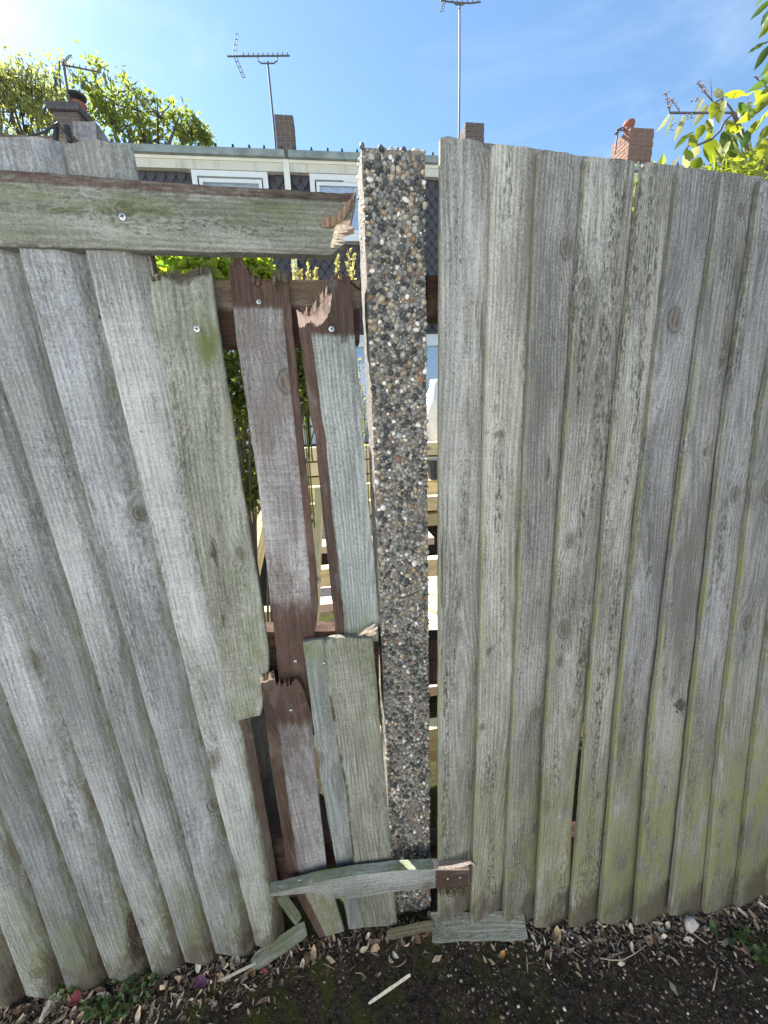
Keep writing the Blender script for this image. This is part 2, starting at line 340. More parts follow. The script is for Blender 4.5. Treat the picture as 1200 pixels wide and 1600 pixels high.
# ------------------------------------------------------------------ fence boards
BOARDS = []
def board(name, parent, mat, left, right, top, bot, yb=0.0, k=0.0, nl=.012, nr=.004, tl=.012, tr=.006, nx=14, nz=70, masks=None, warp=.0012, label=None, seed=None, convex=False):
    """A board from the outline of its face: polylines of its left and right edge (top to bottom) and of its two ends, on the plane y = yb + k z.
    nl, nr: how far its face stands proud at the left and right edge; tl, tr its thickness there."""
    pl = lambda pts, n_: np.array([at(px, py, yb - q, k) for (px, py), q in zip(pts, n_)])
    def lerp_n(pts):
        xs = np.array(pts, float); d = np.concatenate([[0], np.cumsum(np.hypot(*np.diff(xs, axis=0).T))]); return nl + (nr - nl) * d / d[-1]
    L, R_, Tp, B = pl(left, [nl] * len(left)), pl(right, [nr] * len(right)), pl(top, lerp_n(top)), pl(bot, lerp_n(bot))
    _n = np.array([0, -1, k]); o = B[0] - nl * _n / np.linalg.norm(_n)
    zax = L[0] - L[-1]; zax /= np.linalg.norm(zax)
    nrm = np.array([0, -1, k]); nrm = nrm / np.linalg.norm(nrm)      # towards the lane
    xax = np.cross(-nrm, zax); xax = np.cross(zax, nrm) if np.dot(np.cross(zax, nrm), (B[-1] - B[0])) > 0 else -np.cross(zax, nrm)
    yax = np.cross(zax, xax)
    uv = lambda A: np.stack([(A - o) @ xax, (A - o) @ zax], 1)
    l, r, tp, bt = uv(L), uv(R_), uv(Tp), uv(B)
    l = l[np.argsort(l[:, 1])]; r = r[np.argsort(r[:, 1])]
    def ext(a, v):                                                  # linear interpolation that carries on past the ends
        out = np.interp(v, a[:, 1], a[:, 0])
        if len(a) > 1:
            s0 = (a[1, 0] - a[0, 0]) / (a[1, 1] - a[0, 1] + 1e-9); s1 = (a[-1, 0] - a[-2, 0]) / (a[-1, 1] - a[-2, 1] + 1e-9)
            out = np.where(v < a[0, 1], a[0, 0] + s0 * (v - a[0, 1]), out); out = np.where(v > a[-1, 1], a[-1, 0] + s1 * (v - a[-1, 1]), out)
        return out
    mid = np.linspace(0, 1, nx - 3)[1:-1]
    S = np.concatenate([[0, .012, .04], mid[(mid > .05) & (mid < .95)], [.96, .988, 1]])
    nx = len(S)
    fr = lambda a: (a[:, 0] - a[0, 0]) / (a[-1, 0] - a[0, 0])
    vt = np.interp(S, fr(tp), tp[:, 1]); vb = np.interp(S, fr(bt), bt[:, 1])
    Tt = np.linspace(0, 1, nz)
    V = vb[None, :] + (vt - vb)[None, :] * Tt[:, None]
    UL, UR = ext(l, V), ext(r, V)
    U = UL + (UR - UL) * S[None, :]
    sd = seed if seed is not None else random.random() * 100
    edge = np.array([[.0011 * mnoise.noise(Vector((sd, v * 16, 1.7))) + .0008 * mnoise.noise(Vector((sd, v * 70, 4.1))),
                      .0011 * mnoise.noise(Vector((sd, v * 16, 8.7))) + .0008 * mnoise.noise(Vector((sd, v * 70, 12.1)))] for v in V[:, 0]])
    U = U + edge[:, :1] * (1 - S) + edge[:, 1:] * S
    drop = np.interp(S, [0, .012, .04, .96, .988, 1], [.0011, .0003, 0, 0, .0003, .001])
    cup = random.uniform(-.0012, .0012)
    prof = np.where(S < .6, .3 * S, .18 + (S - .6) * 2.05) if convex else S
    N = (nl + (nr - nl) * np.clip(prof, 0, 1) + cup * (2 * S - 1) ** 2)[None, :] * np.ones_like(V)
    for j in range(nz):
        wv = V[j, 0]
        N[j] += warp * (mnoise.noise(Vector((sd + 3, wv * 2.2, 0))) + .4 * mnoise.noise(Vector((sd + 9, wv * 9, 0)))) + np.array([.0005 * mnoise.noise(Vector((sd + s * 4, wv * 11, 2))) for s in S])
    NB = N - (tl + (tr - tl) * S)[None, :]
    N = N - drop[None, :]
    vf = np.stack([U, -N, V], -1).reshape(-1, 3); vk = np.stack([U, -NB, V], -1).reshape(-1, 3)
    # local y axis points to +yax; nrm is towards the lane
    sgn = 1.0 if np.dot(yax, nrm) < 0 else -1.0
    vf[:, 1] *= sgn; vk[:, 1] *= sgn
    n = nx * nz; F = []
    idx = lambda j, i: j * nx + i
    for j in range(nz - 1):
        for i in range(nx - 1):
            F.append((idx(j, i), idx(j, i + 1), idx(j + 1, i + 1), idx(j + 1, i)))
            F.append((n + idx(j, i), n + idx(j + 1, i), n + idx(j + 1, i + 1), n + idx(j, i + 1)))
        F.append((idx(j, 0), idx(j + 1, 0), n + idx(j + 1, 0), n + idx(j, 0)))
        F.append((idx(j, nx - 1), n + idx(j, nx - 1), n + idx(j + 1, nx - 1), idx(j + 1, nx - 1)))
    for i in range(nx - 1):
        F.append((idx(0, i), n + idx(0, i), n + idx(0, i + 1), idx(0, i + 1)))
        F.append((idx(nz - 1, i), idx(nz - 1, i + 1), n + idx(nz - 1, i + 1), n + idx(nz - 1, i)))
    me = mesh(name, np.concatenate([vf, vk]), F)
    mw = Matrix([[xax[i], yax[i], zax[i], o[i]] for i in range(3)] + [[0, 0, 0, 1]])
    ob = link(name, me, mat, parent, mw)
    bm = bmesh.new(); bm.from_mesh(me); bmesh.ops.recalc_face_normals(bm, faces=bm.faces); bm.to_mesh(me); bm.free()
    fl = [p.index < 0 for p in me.polygons]
    me.polygons.foreach_set('use_smooth', [True] * len(me.polygons))
    try: me.set_sharp_from_angle(angle=math.radians(32))
    except Exception: pass
    if masks:
        W3 = o + U.reshape(-1, 1) * xax + V.reshape(-1, 1) * zax
        px, py = proj(W3)
        SS = np.tile(S, nz); env = dict(s=SS, t=np.repeat(Tt, nx), z=W3[:, 2], v=V.reshape(-1), px=px, py=py)
        for key, fn in masks.items():
            a = np.clip(np.asarray(fn(env), float) * np.ones(n), 0, 1)
            at_ = me.attributes.new(key, 'FLOAT', 'POINT'); at_.data.foreach_set('value', np.concatenate([a, a]).astype(np.float32))
    if label: ob['label'] = label
    ob['_n'] = (nl + nr) / 2
    return ob
def sm(x, a, b):
    q = np.clip((x - a) / (b - a), 0, 1); return q * q * (3 - 2 * q)
def inpoly(px, py, poly):
    inside = np.zeros(len(px), bool); m = len(poly)
    for i in range(m):
        x0, y0 = poly[i]; x1, y1 = poly[(i + 1) % m]
        c = ((y0 > py) != (y1 > py)) & (px < (x1 - x0) * (py - y0) / (y1 - y0 + 1e-9) + x0)
        inside ^= c
    return inside.astype(float)

# fixings
def screw_mesh(r=.0052):
    b = MB(); b.lathe([(r * .55, -.004), (r, 0), (r, .0008), (r * .8, .0015), (r * .3, .0019)], 16)
    for a in (0, PI / 2):
        b.box((-r * .62, -r * .14, .0005), (r * .62, r * .14, .0022), 1, Matrix.Rotation(a + .3, 4, 'Z'))
    me = mesh('screw', b.v, b.f); me.materials.append(M_SCREW); me.materials.append(M_DARK); me.polygons.foreach_set('material_index', b.mi); return me
SCREW, SCREW_S = screw_mesh(), screw_mesh(.0040)
def nail_mesh():
    b = MB(); b.lathe([(.0016, -.01), (.0016, 0), (.0037, .0002), (.0034, .0010), (.0012, .0014)], 10)
    me = mesh('nail', b.v, b.f); me.materials.append(M_NAIL); return me
NAIL = nail_mesh()
AX = Matrix.Rotation(math.radians(90), 4, 'X')              # z axis -> -y (towards the lane)
def fix(kind, bd, px, py, Y, k=0.0, proud=None):
    p = at(px, py, Y, k)
    n = bd['_n'] if proud is None else proud
    m = T(p[0], p[1] - n - .0005, p[2]) @ Matrix.Rotation(random.uniform(-.15, .15), 4, 'Z') @ AX @ Matrix.Rotation(random.uniform(0, 6), 4, 'Z')
    return link('nail' if kind == 'nail' else 'screw', {'nail': NAIL, 'screw': SCREW, 'small': SCREW_S}[kind], None, bd, m)

# ---- left panel: leaning feather-edge boards
YL = -.004
left_fence = thing('fence_panel', 'weathered close board fence panel left of the broken gap, leaning to the left', 'fence', (at(250, 1490, YL)[0], 0, 0))
LE = {  # left edges (top to bottom)
 'A': [(97, 224), (133, 395), (263, 940), (347, 1280), (400, 1478)],
 'B': [(-12, 215), (30, 395), (163, 880), (280, 1280), (337, 1490)],
 'C': [(-112, 205), (-57, 400), (0, 590), (115, 940), (220, 1280), (289, 1503)],
 'D': [(-215, 195), (-148, 400), (13, 880), (93, 1110), (157, 1280), (237, 1520)],
 'E': [(-330, 185), (-240, 400), (50, 1200), (170, 1528)],
 'F': [(-440, 175), (-345, 400), (0, 1263), (50, 1387), (104, 1548)],
 'G': [(-560, 165), (-455, 400), (0, 1443), (40, 1556)],
 'H': [(-690, 155), (-580, 400), (-85, 1470), (-45, 1570)]}
def shift(e, dx): return [(x + dx, y) for x, y in e]
def pt(e, i): return e[i]
left_grime_shade = dict(  # right flank: grime, plus overlap shade painted in as darker colour
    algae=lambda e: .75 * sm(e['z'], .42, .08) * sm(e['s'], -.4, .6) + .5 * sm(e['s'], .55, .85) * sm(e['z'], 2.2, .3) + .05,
    damp_shade=lambda e: .85 * sm(e['z'], .20, .02) * (.6 + .5 * e['s']) + .62 * sm(e['s'], .50, .88) * (.55 + .45 * sm(e['z'], 1.3, .2)), rot=lambda e: .42 * sm(e['s'], .70, .93) * (.6 + .4 * sm(e['z'], 1.4, .3)) + .5 * sm(e['z'], .17, .04) * sm(e['s'], .2, .8))
names = 'ABCDEFGH'
bots = {'A': 1478, 'B': 1490, 'C': 1503, 'D': 1522, 'E': 1532, 'F': 1546, 'G': 1556, 'H': 1566}
left_boards = []
for i, nme in enumerate(names):
    e = LE[nme]
    if nme == 'A':
        r = [(205, 227), (240, 400), (392, 1128), (438, 1400), (447, 1470)]
        b = board('board', left_fence, W_COOL, e, r, [(97, 224), (110, 226), (150, 223), (180, 229), (205, 227)], [(400, 1478), (420, 1476), (447, 1464)], YL, 0, .027, .003, .020, .006, nz=90, nx=18, convex=True,
                  masks=dict(left_grime_shade, bare=lambda q: np.maximum(sm(q['s'], .74, .84) * (q['py'] > 1050), sm(q['s'], .93, .97) * (q['py'] < 1050) * (q['py'] > 380))),
                  label='fence board with a bare reddish strip along its right edge')
    else:
        prev = LE[names[i - 1]]
        r = shift(prev, 17)
        b = board('board', left_fence, W_COOL, e, r, [e[0], (e[0][0] + 40, e[0][1] + 4), (prev[0][0] + 17, prev[0][1] + 2)], [e[-1], (prev[-1][0] + 17, bots[nme] - random.uniform(0, 8))], YL, 0, .027, -.002, .022, .005, nz=90, nx=18, convex=True, masks=left_grime_shade)
    left_boards.append(b)
for bi, pts in {0: [(165, 499), (301, 1056)], 1: [(75, 508), (231, 1066)], 2: [(162, 1070)], 3: [(97, 1080), (114, 1081)], 4: [(22, 1092)]}.items():
    for p in pts: fix('nail', left_boards[bi], p[0], p[1], YL)

def carry_on(src, n, step, parent):            # the same boards go on along the lane beyond the picture
    for j in range(1, n + 1):
        c = src.copy(); col.objects.link(c); c.parent = parent; c.matrix_parent_inverse = Matrix()
        c.matrix_basis = T(step * j, 0, random.uniform(-.006, .006)) @ src.matrix_basis
carry_on(left_boards[-1], 12, -.088, left_fence)
# rails of the left panel, carried on across the gap
def rail(parent, quad, Y, th=.045, bare=None, name='rail', mat=None):
    (a, b_, c_, d_) = quad    # tl, tr, bl, br
    return board(name, parent, mat or W_RAIL, [a, c_], [b_, d_], [a, b_], [c_, d_], Y, 0, 0, 0, th, th, nx=14, nz=14, masks=bare, warp=0)
def hboard(name, parent, mat, x_left, x_right, topline, botline, Y, n, th, nx=14, nz=80, masks=None, label=None, warp=.001):
    """a board lying along x: its own length axis runs from its right end to its left end"""
    return board(name, parent, mat, topline, botline, x_left, x_right, Y, 0, n, n, th, th, nx, nz, masks, warp, label)
def vrail(parent, px0, py0, px1, py1, hpx0, hpx1, Y, masks=None, th=.045):
    return hboard('rail', parent, W_RAIL, [(px0, py0), (px0, py0 + hpx0)], [(px1, py1), (px1, py1 + hpx1)], [(px0, py0), (px1, py1)], [(px0, py0 + hpx0), (px1, py1 + hpx1)], Y, 0, th, masks=masks, nx=12, nz=50)
YR = .016
vrail(left_fence, -250, 436, 562, 437, 120, 98, YR, dict(bare=lambda e: sm(e['s'], .42, .5)))
vrail(left_fence, -150, 1000, 592, 985, 120, 98, YR, dict(bare=lambda e: .8))
vrail(left_fence, -100, 1330, 600, 1305, 100, 90, YR, dict(bare=lambda e: .8))

# ---- the broken gap: patched boards screwed to the rails
gap = thing('broken_fence_section', 'broken fence section of torn, mismatched boards with open gaps beside the pebbled post', 'fence', (-.2, 0, 0))
def torn(pts, n=26, amp=3.0):
    """a broken edge: the traced outline with fine irregular teeth"""
    P_ = np.array(pts, float); d = np.concatenate([[0], np.cumsum(np.hypot(*np.diff(P_, axis=0).T))]); u = np.sort(np.concatenate([d, np.linspace(0, d[-1], n)]))
    x = np.interp(u, d, P_[:, 0]); y = np.interp(u, d, P_[:, 1]); y[1:-1] += [random.choice([-1, 1]) * random.uniform(.2, 1) * amp for _ in range(len(u) - 2)]
    return [(a, b) for a, b in zip(np.maximum.accumulate(x), y)]
def fibres(bd, pts, Y, n, lmin, lmax, mat, up=-1):
    """torn fibres standing up from a broken end, each a tapered sliver of the board"""
    P_ = np.array(pts, float); b = MB()
    for _ in range(n):
        x = random.uniform(P_[0, 0] + 1, P_[-1, 0] - 1); y = np.interp(x, P_[:, 0], P_[:, 1]) + 2; l_ = random.uniform(lmin, lmax); w_ = random.uniform(.8, 2.6); ln = random.uniform(-.16, .16)
        yy = Y - random.uniform(-.006, .008)
        q = [at(x - w_, y + 4, yy), at(x + w_, y + 4, yy), at(x + w_ * .6 + ln * l_ * .6, y + up * l_ * .6, yy - .001), at(x - w_ * .5 + ln * l_ * .6, y + up * l_ * .6, yy - .001), at(x + ln * l_, y + up * l_, yy - random.uniform(0, .003))]
        q += [p + np.array([0, random.uniform(.0012, .003), 0]) for p in q]
        b.add(q, [(0, 1, 2, 3), (3, 2, 4), (6, 5, 8, 7), (7, 8, 9), (1, 6, 7, 2), (5, 0, 3, 8), (2, 7, 9, 4), (8, 3, 4, 9)])
    o = b.build('torn_fibres', mat, bd, None); o['kind'] = 'stuff'; return o
M_FIB = simple('torn_brown_fibre', (.10, .06, .045), .9, .45, 300); M_FIBP = simple('torn_pale_fibre', (.46, .34, .26), .85, .35, 300); M_FIBG = simple('rotten_fibre', (.10, .09, .065), .95, .5, 300)
P1 = board('board', gap, W_BUFF, [(232, 434), (240, 490), (268, 632), (290, 760), (318, 905), (352, 1080), (360, 1128)], [(328, 415), (345, 540), (377, 755), (392, 845), (419, 1010), (420, 1050), (407, 1118)],
           torn([(232, 434), (240, 429), (252, 431), (262, 425), (271, 428), (280, 423), (288, 427), (297, 420), (306, 424), (314, 417), (328, 415)], 24, 3),
           [(360, 1128), (372, 1126), (390, 1121), (407, 1118)], -.022, 0, .004, .002, .014, .010, nx=34, nz=110,
           masks=dict(algae=lambda e: .75 * sm(np.hypot((e['px'] - 326) / 24, (e['py'] - 540) / 48), 1.1, .3) + .5 * sm(e['s'], .15, .9) * sm(e['z'], 1.2, .8) + .25,
                      rot=lambda e: .44 * np.exp(-((e['s'] - .3 + .0007 * (e['py'] - 850)) / .14) ** 2) * sm(e['py'], 740, 820) * sm(e['py'], 1060, 960) + .62 * sm(e['py'] - 16 * np.exp(-((e['s'] - .55) / .22) ** 2), 446, 424) + .4 * sm(np.hypot((e['px'] - 236) / 8, (e['py'] - 480) / 16), 1.2, .4),
                      damp_shade=lambda e: .3 * np.exp(-((e['s'] - .12) / .12) ** 2)),
           label='broad buff board with mossy rotten top end')
P2 = board('board', gap, W_PURP, [(357, 414), (370, 540), (392, 680), (405, 770), (420, 920), (428, 980), (437, 1085)], [(452, 437), (458, 520), (474, 680), (492, 869), (498, 945), (496, 968), (491, 1000), (487, 1115)],
           torn([(357, 414), (363, 409), (371, 401), (377, 405), (386, 420), (394, 436), (401, 434), (409, 443), (418, 446), (424, 437), (432, 434), (438, 426), (446, 430), (452, 437)], 22, 2.2),
           [(437, 1095), (487, 1115)], -.006, 0, .006, .002, .012, .008, nx=40, nz=130,
           masks=dict(bare=lambda e: np.maximum.reduce([sm(e['py'], 492, 474), sm(e['py'], 900, 975), sm(e['s'], .83, .86) * .95, .38 * sm(e['py'], 760, 900)]),
                      damp_shade=lambda e: .45 * np.exp(-((e['py'] - 945) / 28) ** 2), rot=lambda e: .55 * sm(np.hypot((e['px'] - 432) / 16, (e['py'] - 450) / 30), 1.2, .3) + .3 * sm(e['py'], 950, 990) + .25 * sm(e['py'], 440, 425)),
           label='reddish board with a jagged torn top and a dark lower end')
PTCH = [(455, 480), (474, 491), (488, 488), (500, 478), (508, 462), (519, 462), (516, 486), (505, 508), (495, 510), (485, 503), (470, 515)]
P4 = board('board', gap, W_BLUE, [(463, 482), (468, 522), (487, 660), (492, 680), (507, 830), (522, 965), (525, 1005)], [(548, 433), (551, 480), (554, 533), (565, 627), (567, 680), (576, 785), (585, 878), (591, 965), (592, 1000)],
           torn([(463, 482), (471, 487), (480, 486), (485, 488), (489, 478), (496, 462), (503, 452), (512, 444), (520, 428), (524, 434), (535, 433), (548, 433)], 22, 2.2),
           [(525, 1006), (592, 1002)], -.008, 0, .006, .001, .012, .008, nx=44, nz=150,
           masks=dict(bare=lambda e: np.maximum(sm(e['py'], 535, 515), sm(e['s'], .24, .2) * .92), fresh=lambda e: inpoly(e['px'], e['py'], PTCH),
                      algae=lambda e: .6 * sm(e['py'], 930, 1000) + .1, rot=lambda e: .33 * (e['py'] < 540)),
           label='blue grey board with a fresh pink tear at its top')
P3 = board('board', gap, W_PURP, [(406, 1060), (423, 1193), (450, 1363), (462, 1400), (500, 1468)], [(475, 1078), (487, 1123), (495, 1220), (512, 1370), (538, 1455)],
           torn([(406, 1060), (412, 1057), (420, 1055), (427, 1052), (430, 1066), (436, 1070), (444, 1069), (453, 1073), (458, 1066), (464, 1062), (470, 1067), (475, 1078)], 20, 1.8),
           [(498, 1466), (538, 1455)], -.026, 0, .004, .0015, .010, .008, nx=36, nz=90,
           masks=dict(bare=lambda e: np.maximum.reduce([sm(e['py'], 1160, 1110) * .97, sm(e['s'], .30, .25) * .95, .45 * sm(e['py'], 1230, 1150)]),
                      fresh=lambda e: inpoly(e['px'], e['py'], [(404, 1050), (429, 1048), (428, 1062), (406, 1066)]), algae=lambda e: .9 * sm(e['py'], 1380, 1410), rot=lambda e: .3 * sm(e['py'], 1160, 1100)),
           label='lower broken board, reddish brown at its snapped top')
P5a = board('board', gap, W_BLUE, [(473, 1004), (500, 1213), (527, 1360), (545, 1452)], [(514, 1000), (530, 1147), (548, 1213), (560, 1357), (574, 1450)],
            [(473, 1004), (490, 1000), (514, 999)], [(545, 1453), (574, 1448)], -.024, 0, .003, .000, .010, .007, nx=20, nz=80,
            masks=dict(algae=lambda e: .5 * sm(e['py'], 1070, 1010) + .2, damp_shade=lambda e: .8 * sm(e['s'], .72, .95) + .25 * sm(e['py'], 1420, 1455)), label='narrow blue grey board tucked under the wider patch board')
P5b = board('board', gap, W_BUFF, [(507, 1002), (513, 1080), (522, 1137), (533, 1193), (542, 1247), (548, 1313), (553, 1357), (569, 1448)], [(583, 998), (593, 1120), (606, 1260), (612, 1350), (621, 1446)],
            [(507, 1002), (520, 997), (545, 996), (565, 998), (583, 997)], [(569, 1449), (600, 1447), (621, 1445)], -.030, 0, .006, .004, .013, .010, nx=22, nz=90,
            masks=dict(algae=lambda e: .5 * sm(e['py'], 1200, 1010) * (.35 + .65 * e['s']) + .4 * sm(e['s'], .85, 1) + .03, rot=lambda e: .5 * sm(e['s'], .14, .02), damp_shade=lambda e: .2 * sm(e['py'], 1430, 1455)),
            label='short wide patch board standing against the pebbled post')
fibres(P1, [(234, 434), (262, 427), (300, 423), (327, 417)], -.024, 34, 3, 9, M_FIBG)
fibres(P2, [(358, 413), (371, 402), (394, 436), (418, 446), (438, 428), (451, 436)], -.009, 30, 5, 18, M_FIB); fibres(P2, [(420, 446), (438, 430), (451, 437)], -.012, 10, 4, 16, M_FIBG)
fibres(P4, [(464, 483), (485, 487), (503, 452), (520, 430), (547, 434)], -.011, 24, 4, 15, M_FIB); fibres(P4, [(470, 490), (488, 485), (500, 468), (514, 450)], -.014, 16, 4, 14, M_FIBP)
fibres(P3, [(407, 1060), (427, 1053), (436, 1070), (458, 1067), (474, 1078)], -.028, 22, 3, 11, M_FIB); fibres(P3, [(407, 1060), (428, 1053)], -.030, 14, 3, 9, M_FIBP)
fix('screw', P1, 309, 515, -.022); fix('small', P1, 393, 1043, -.022)
fix('small', P2, 405, 473, -.006); fix('small', P2, 462, 1032, -.006)
fix('screw', P4, 518, 515, -.008); fix('small', P3, 455, 1109, -.026); fix('small', P5a, 507, 1034, -.024, proud=.006)
# splinters at the foot of the blue board
spl = MB()
for q, (a, b_) in enumerate([((560, 994), (586, 975)), ((566, 999), (588, 988)), ((572, 990), (590, 980))]):
    p0, p1 = at(*a, -.016), at(*b_, -.016 - .004 * q)
    spl.tube([p0, (p0 + p1) / 2 + np.array([0, -.004, .002]), p1], [.004, .006, .002], 5)
spl.build('splinter', simple('fresh_wood', (.72, .55, .42), .8, .3, 200), gap, None)

# ---- right panel: upright boards leaning back a little more towards the right
right_fence = thing('fence_panel.001', 'upright close board fence panel right of the pebbled post, green towards its foot', 'fence', (.6, 0, 0))
RE = [[(685, 217), (683, 640), (682, 1140), (682, 1431)], [(763, 229), (752, 640), (741, 1140), (730, 1445)], [(835, 237), (817, 640), (795, 1140), (781, 1438)],
      [(910, 249), (880, 640), (847, 1140), (831, 1449)], [(1000, 256), (955, 640), (910, 1140), (885, 1448)], [(1055, 265), (1009, 640), (957, 1140), (932, 1443)],
      [(1123, 273), (1072, 640), (1011, 1140), (987, 1447)], [(1183, 282), (1128, 640), (1072, 1140), (1041, 1430)], [(1246, 292), (1184, 640), (1121, 1140), (1094, 1427)],
      [(1308, 302), (1242, 640), (1175, 1140), (1144, 1418)], [(1372, 312), (1300, 640), (1228, 1140), (1193, 1400)], [(1440, 322), (1362, 640), (1284, 1140), (1246, 1390)]]
def r_plane(i):
    x = .08 + .1 * i
    yb = -.026 - .14 * min(x, .74); yt = -.004 + .02 * x
    return yb, (yt - yb) / 1.78
right_boards = []
for i in range(len(RE) - 1):
    e, nx_ = shift(RE[i], 6 if i else 3), RE[i + 1]
    r = shift(nx_, 12) if i != 3 else [(992, 256), (983, 425), (986, 480), (965, 640), (921, 1090), (909, 1140), (901, 1200), (893, 1290), (892, 1340), (890, 1448)]
    yb, k = r_plane(i)
    jag = [(e[0][0] + (r[0][0] - e[0][0]) * f_, e[0][1] + (r[0][1] - e[0][1]) * f_ + random.uniform(-2.2, 1.4)) for f_ in np.linspace(0, 1, 9)]
    jag = [(x, y - 4) for x, y in jag]; jag[0] = (e[0][0], e[0][1] - 1)
    lift = 1.0 - i * .02
    mk = dict(algae=lambda q, i=i: 1.0 * sm(q['s'], .07, .01) * (.35 + .65 * sm(q['z'], 1.5, .8)) + (.26 + .055 * i) * sm(q['z'], .9, .22) + .32 * sm(q['s'], .74, .92) * sm(q['z'], 1.6, .5) + .07 * i * sm(q['z'], .6, .2) + .06,
              damp_shade=lambda q, i=i: .9 * sm(q['z'], .17 + .03 * math.sin(i * 2.3), .05) * (.55 + .6 * q['s']))
    if i in (2, 3, 5, 8): mk['damp_shade'] = lambda q, i=i: .72 * sm(q['z'], .17, .06) * (.5 + .6 * q['s']) + .2 * sm(q['z'], 1.45, 1.72); mk['rot'] = lambda q, i=i: .22 * sm(q['z'], 1.3, 1.72) + .36 * np.exp(-((q['s'] - .45 - .1 * math.sin(i)) / .16) ** 2) * sm(q['z'], .7, 1.0) * sm(q['z'], 1.7, 1.35)
    b = board('board', right_fence, W_GREY, e, r, jag, [e[-1], ((e[-1][0] + r[-1][0]) / 2, (e[-1][1] + r[-1][1]) / 2 + 1), (r[-1][0], r[-1][1] - random.uniform(0, 4))], yb, k, .019, .002, .011, .005, nx=18, nz=90, masks=mk)
    right_boards.append(b)
carry_on(right_boards[-1], 10, .104, right_fence)
for row in ([None, (770, 467), (838, 468), (909, 463), (983, 472), (1040, 474), (1107, 477), (1166, 482)],
            [(696, 1012), (749, 1008), (809, 1010), (863, 1010), (928, 1012), (978, 1006), (1033, 1007), (1090, 995), (1147, 998)]):
    for i, p in enumerate(row):
        if p: fix('nail', right_boards[i], p[0], p[1], *r_plane(i), proud=.012)
for (px0, py0, px1, py1, h0, h1) in ((667, 430, 1350, 470, 66, 60), (669, 1000, 1300, 985, 70, 60), (671, 1320, 1260, 1290, 55, 50)):
    vrail(right_fence, px0, py0, px1, py1, h0, h1, .018, dict(bare=lambda e: .85))

# ---- horizontal pieces nailed across
plank = hboard('loose_plank', None, W_BUFF, [(-140, 258), (-142, 382)], [(556, 300), (556, 318), (551, 339), (545, 352), (556, 356), (529, 362), (535, 371), (540, 379), (531, 386), (519, 398)],
               [(-140, 258), (0, 265), (195, 279), (300, 287), (400, 293), (470, 297), (533, 301), (556, 300)], [(-142, 381), (0, 384), (200, 390), (400, 394), (519, 398)], -.030, .006, .022, nx=44, nz=140,
               masks=dict(bare=lambda e: sm(e['s'], .2, .12) * .66, algae=lambda e: .5 * sm(e['s'], .15, .3) * sm(e['s'], .62, .45) * .8 + .2, rot=lambda e: .30 * np.exp(-((e['s'] - .42) / .09) ** 2) + .38 * sm(np.hypot((e['px'] - 287) / 24, (e['py'] - 300) / 20), 1.3, .3),
                          fresh=lambda e: .9 * inpoly(e['px'], e['py'], [(522, 350), (560, 345), (560, 385), (531, 379), (522, 366)]),
                          damp_shade=lambda e: .45 * sm(e['s'], .95, 1) + .6 * inpoly(e['px'], e['py'], [(268, 284), (305, 287), (300, 310), (285, 325), (272, 305)])))
tag(plank, 'heavy grey horizontal plank with splintered right end screwed across the fence top', 'plank')
fix('screw', plank, 195, 342, -.030)
# a curl of split wood at its end, and torn fibres
cb = MB()
pts = [(503, 341), (520, 337), (534, 327), (545, 313), (553, 301), (557, 292)]
th_ = [(14, 0), (17, 2), (19, 4), (17, 5), (12, 4), (6, 2)]
vs = []; fs = []
for (x, y), (h, lift) in zip(pts, th_):
    for dy, dn in ((0, 0), (h * .55, .003), (h, 0)):
        p = at(x, y + dy, -.038 - lift * .0012 - dn); vs.append(p)
    p = at(x, y + h, -.034 - lift * .0008); vs.append(p)
for i in range(len(pts) - 1):
    for j in range(4): fs.append((i * 4 + j, i * 4 + (j + 1) % 4, (i + 1) * 4 + (j + 1) % 4, (i + 1) * 4 + j))
cb.add(vs, fs)
cb.build('splinter', wood_mat('split_wood', (.34, .24, .16), (.12, .07, .05), saw=.2), plank, None)
fb = MB()
for q in range(16):
    y = 346 + q * 2.6; l_ = random.uniform(4, 20) * (1 - .02 * q)
    p0, p1 = at(526 - .6 * q, y, -.036), at(534 - .6 * q + l_, y + random.uniform(-3, 3), -.036 + random.uniform(-.004, .006))
    fb.tube([p0, p1], [random.uniform(.0015, .0035), .0006], 5)
fb.build('splinter', simple('fresh_wood_2', (.75, .62, .48), .8, .3, 200), plank, None)

slat = hboard('split_slat', None, W_COOL, [(421, 1397), (424, 1400)], [(733, 1358), (732, 1385)], [(421, 1397), (450, 1390), (500, 1377), (560, 1367), (620, 1360), (680, 1357), (733, 1358)],
              [(424, 1400), (450, 1398), (485, 1395), (519, 1394), (521, 1404), (560, 1402), (620, 1393), (680, 1387), (732, 1385)], -.062, .004, .024, nx=24, nz=110,
              masks=dict(bare=lambda e: sm(e['px'], 676, 683) * sm(e['s'], .03, .06), algae=lambda e: .95 * sm(e['s'], .02, .0) * (e['px'] < 690) + .08, fresh=lambda e: sm(e['px'], 672, 684) * sm(e['s'], .05, .03)))
tag(slat, 'split grey slat nailed low across the patch boards, brown at its right end', 'slat')
for p in ((571, 1380), (699, 1370), (718, 1368), (700, 1400), (469, 1372)): fix('small', slat, p[0], p[1], -.062, proud=.005)
hb = MB()
vs = []
for x, y, h in ((684, 1359, 5), (705, 1358, 6), (722, 1355, 7), (735, 1350, 5), (745, 1354, 2)):
    vs += [at(x, y - h, -.066), at(x, y, -.071), at(x, y, -.064)]
hb.add(vs, [(i * 3 + j, i * 3 + (j + 1) % 3, (i + 1) * 3 + (j + 1) % 3, (i + 1) * 3 + j) for i in range(4) for j in range(3)])
hb.build('splinter', simple('fresh_pink_wood', (.8, .62, .5), .8, .25, 200), slat, None)
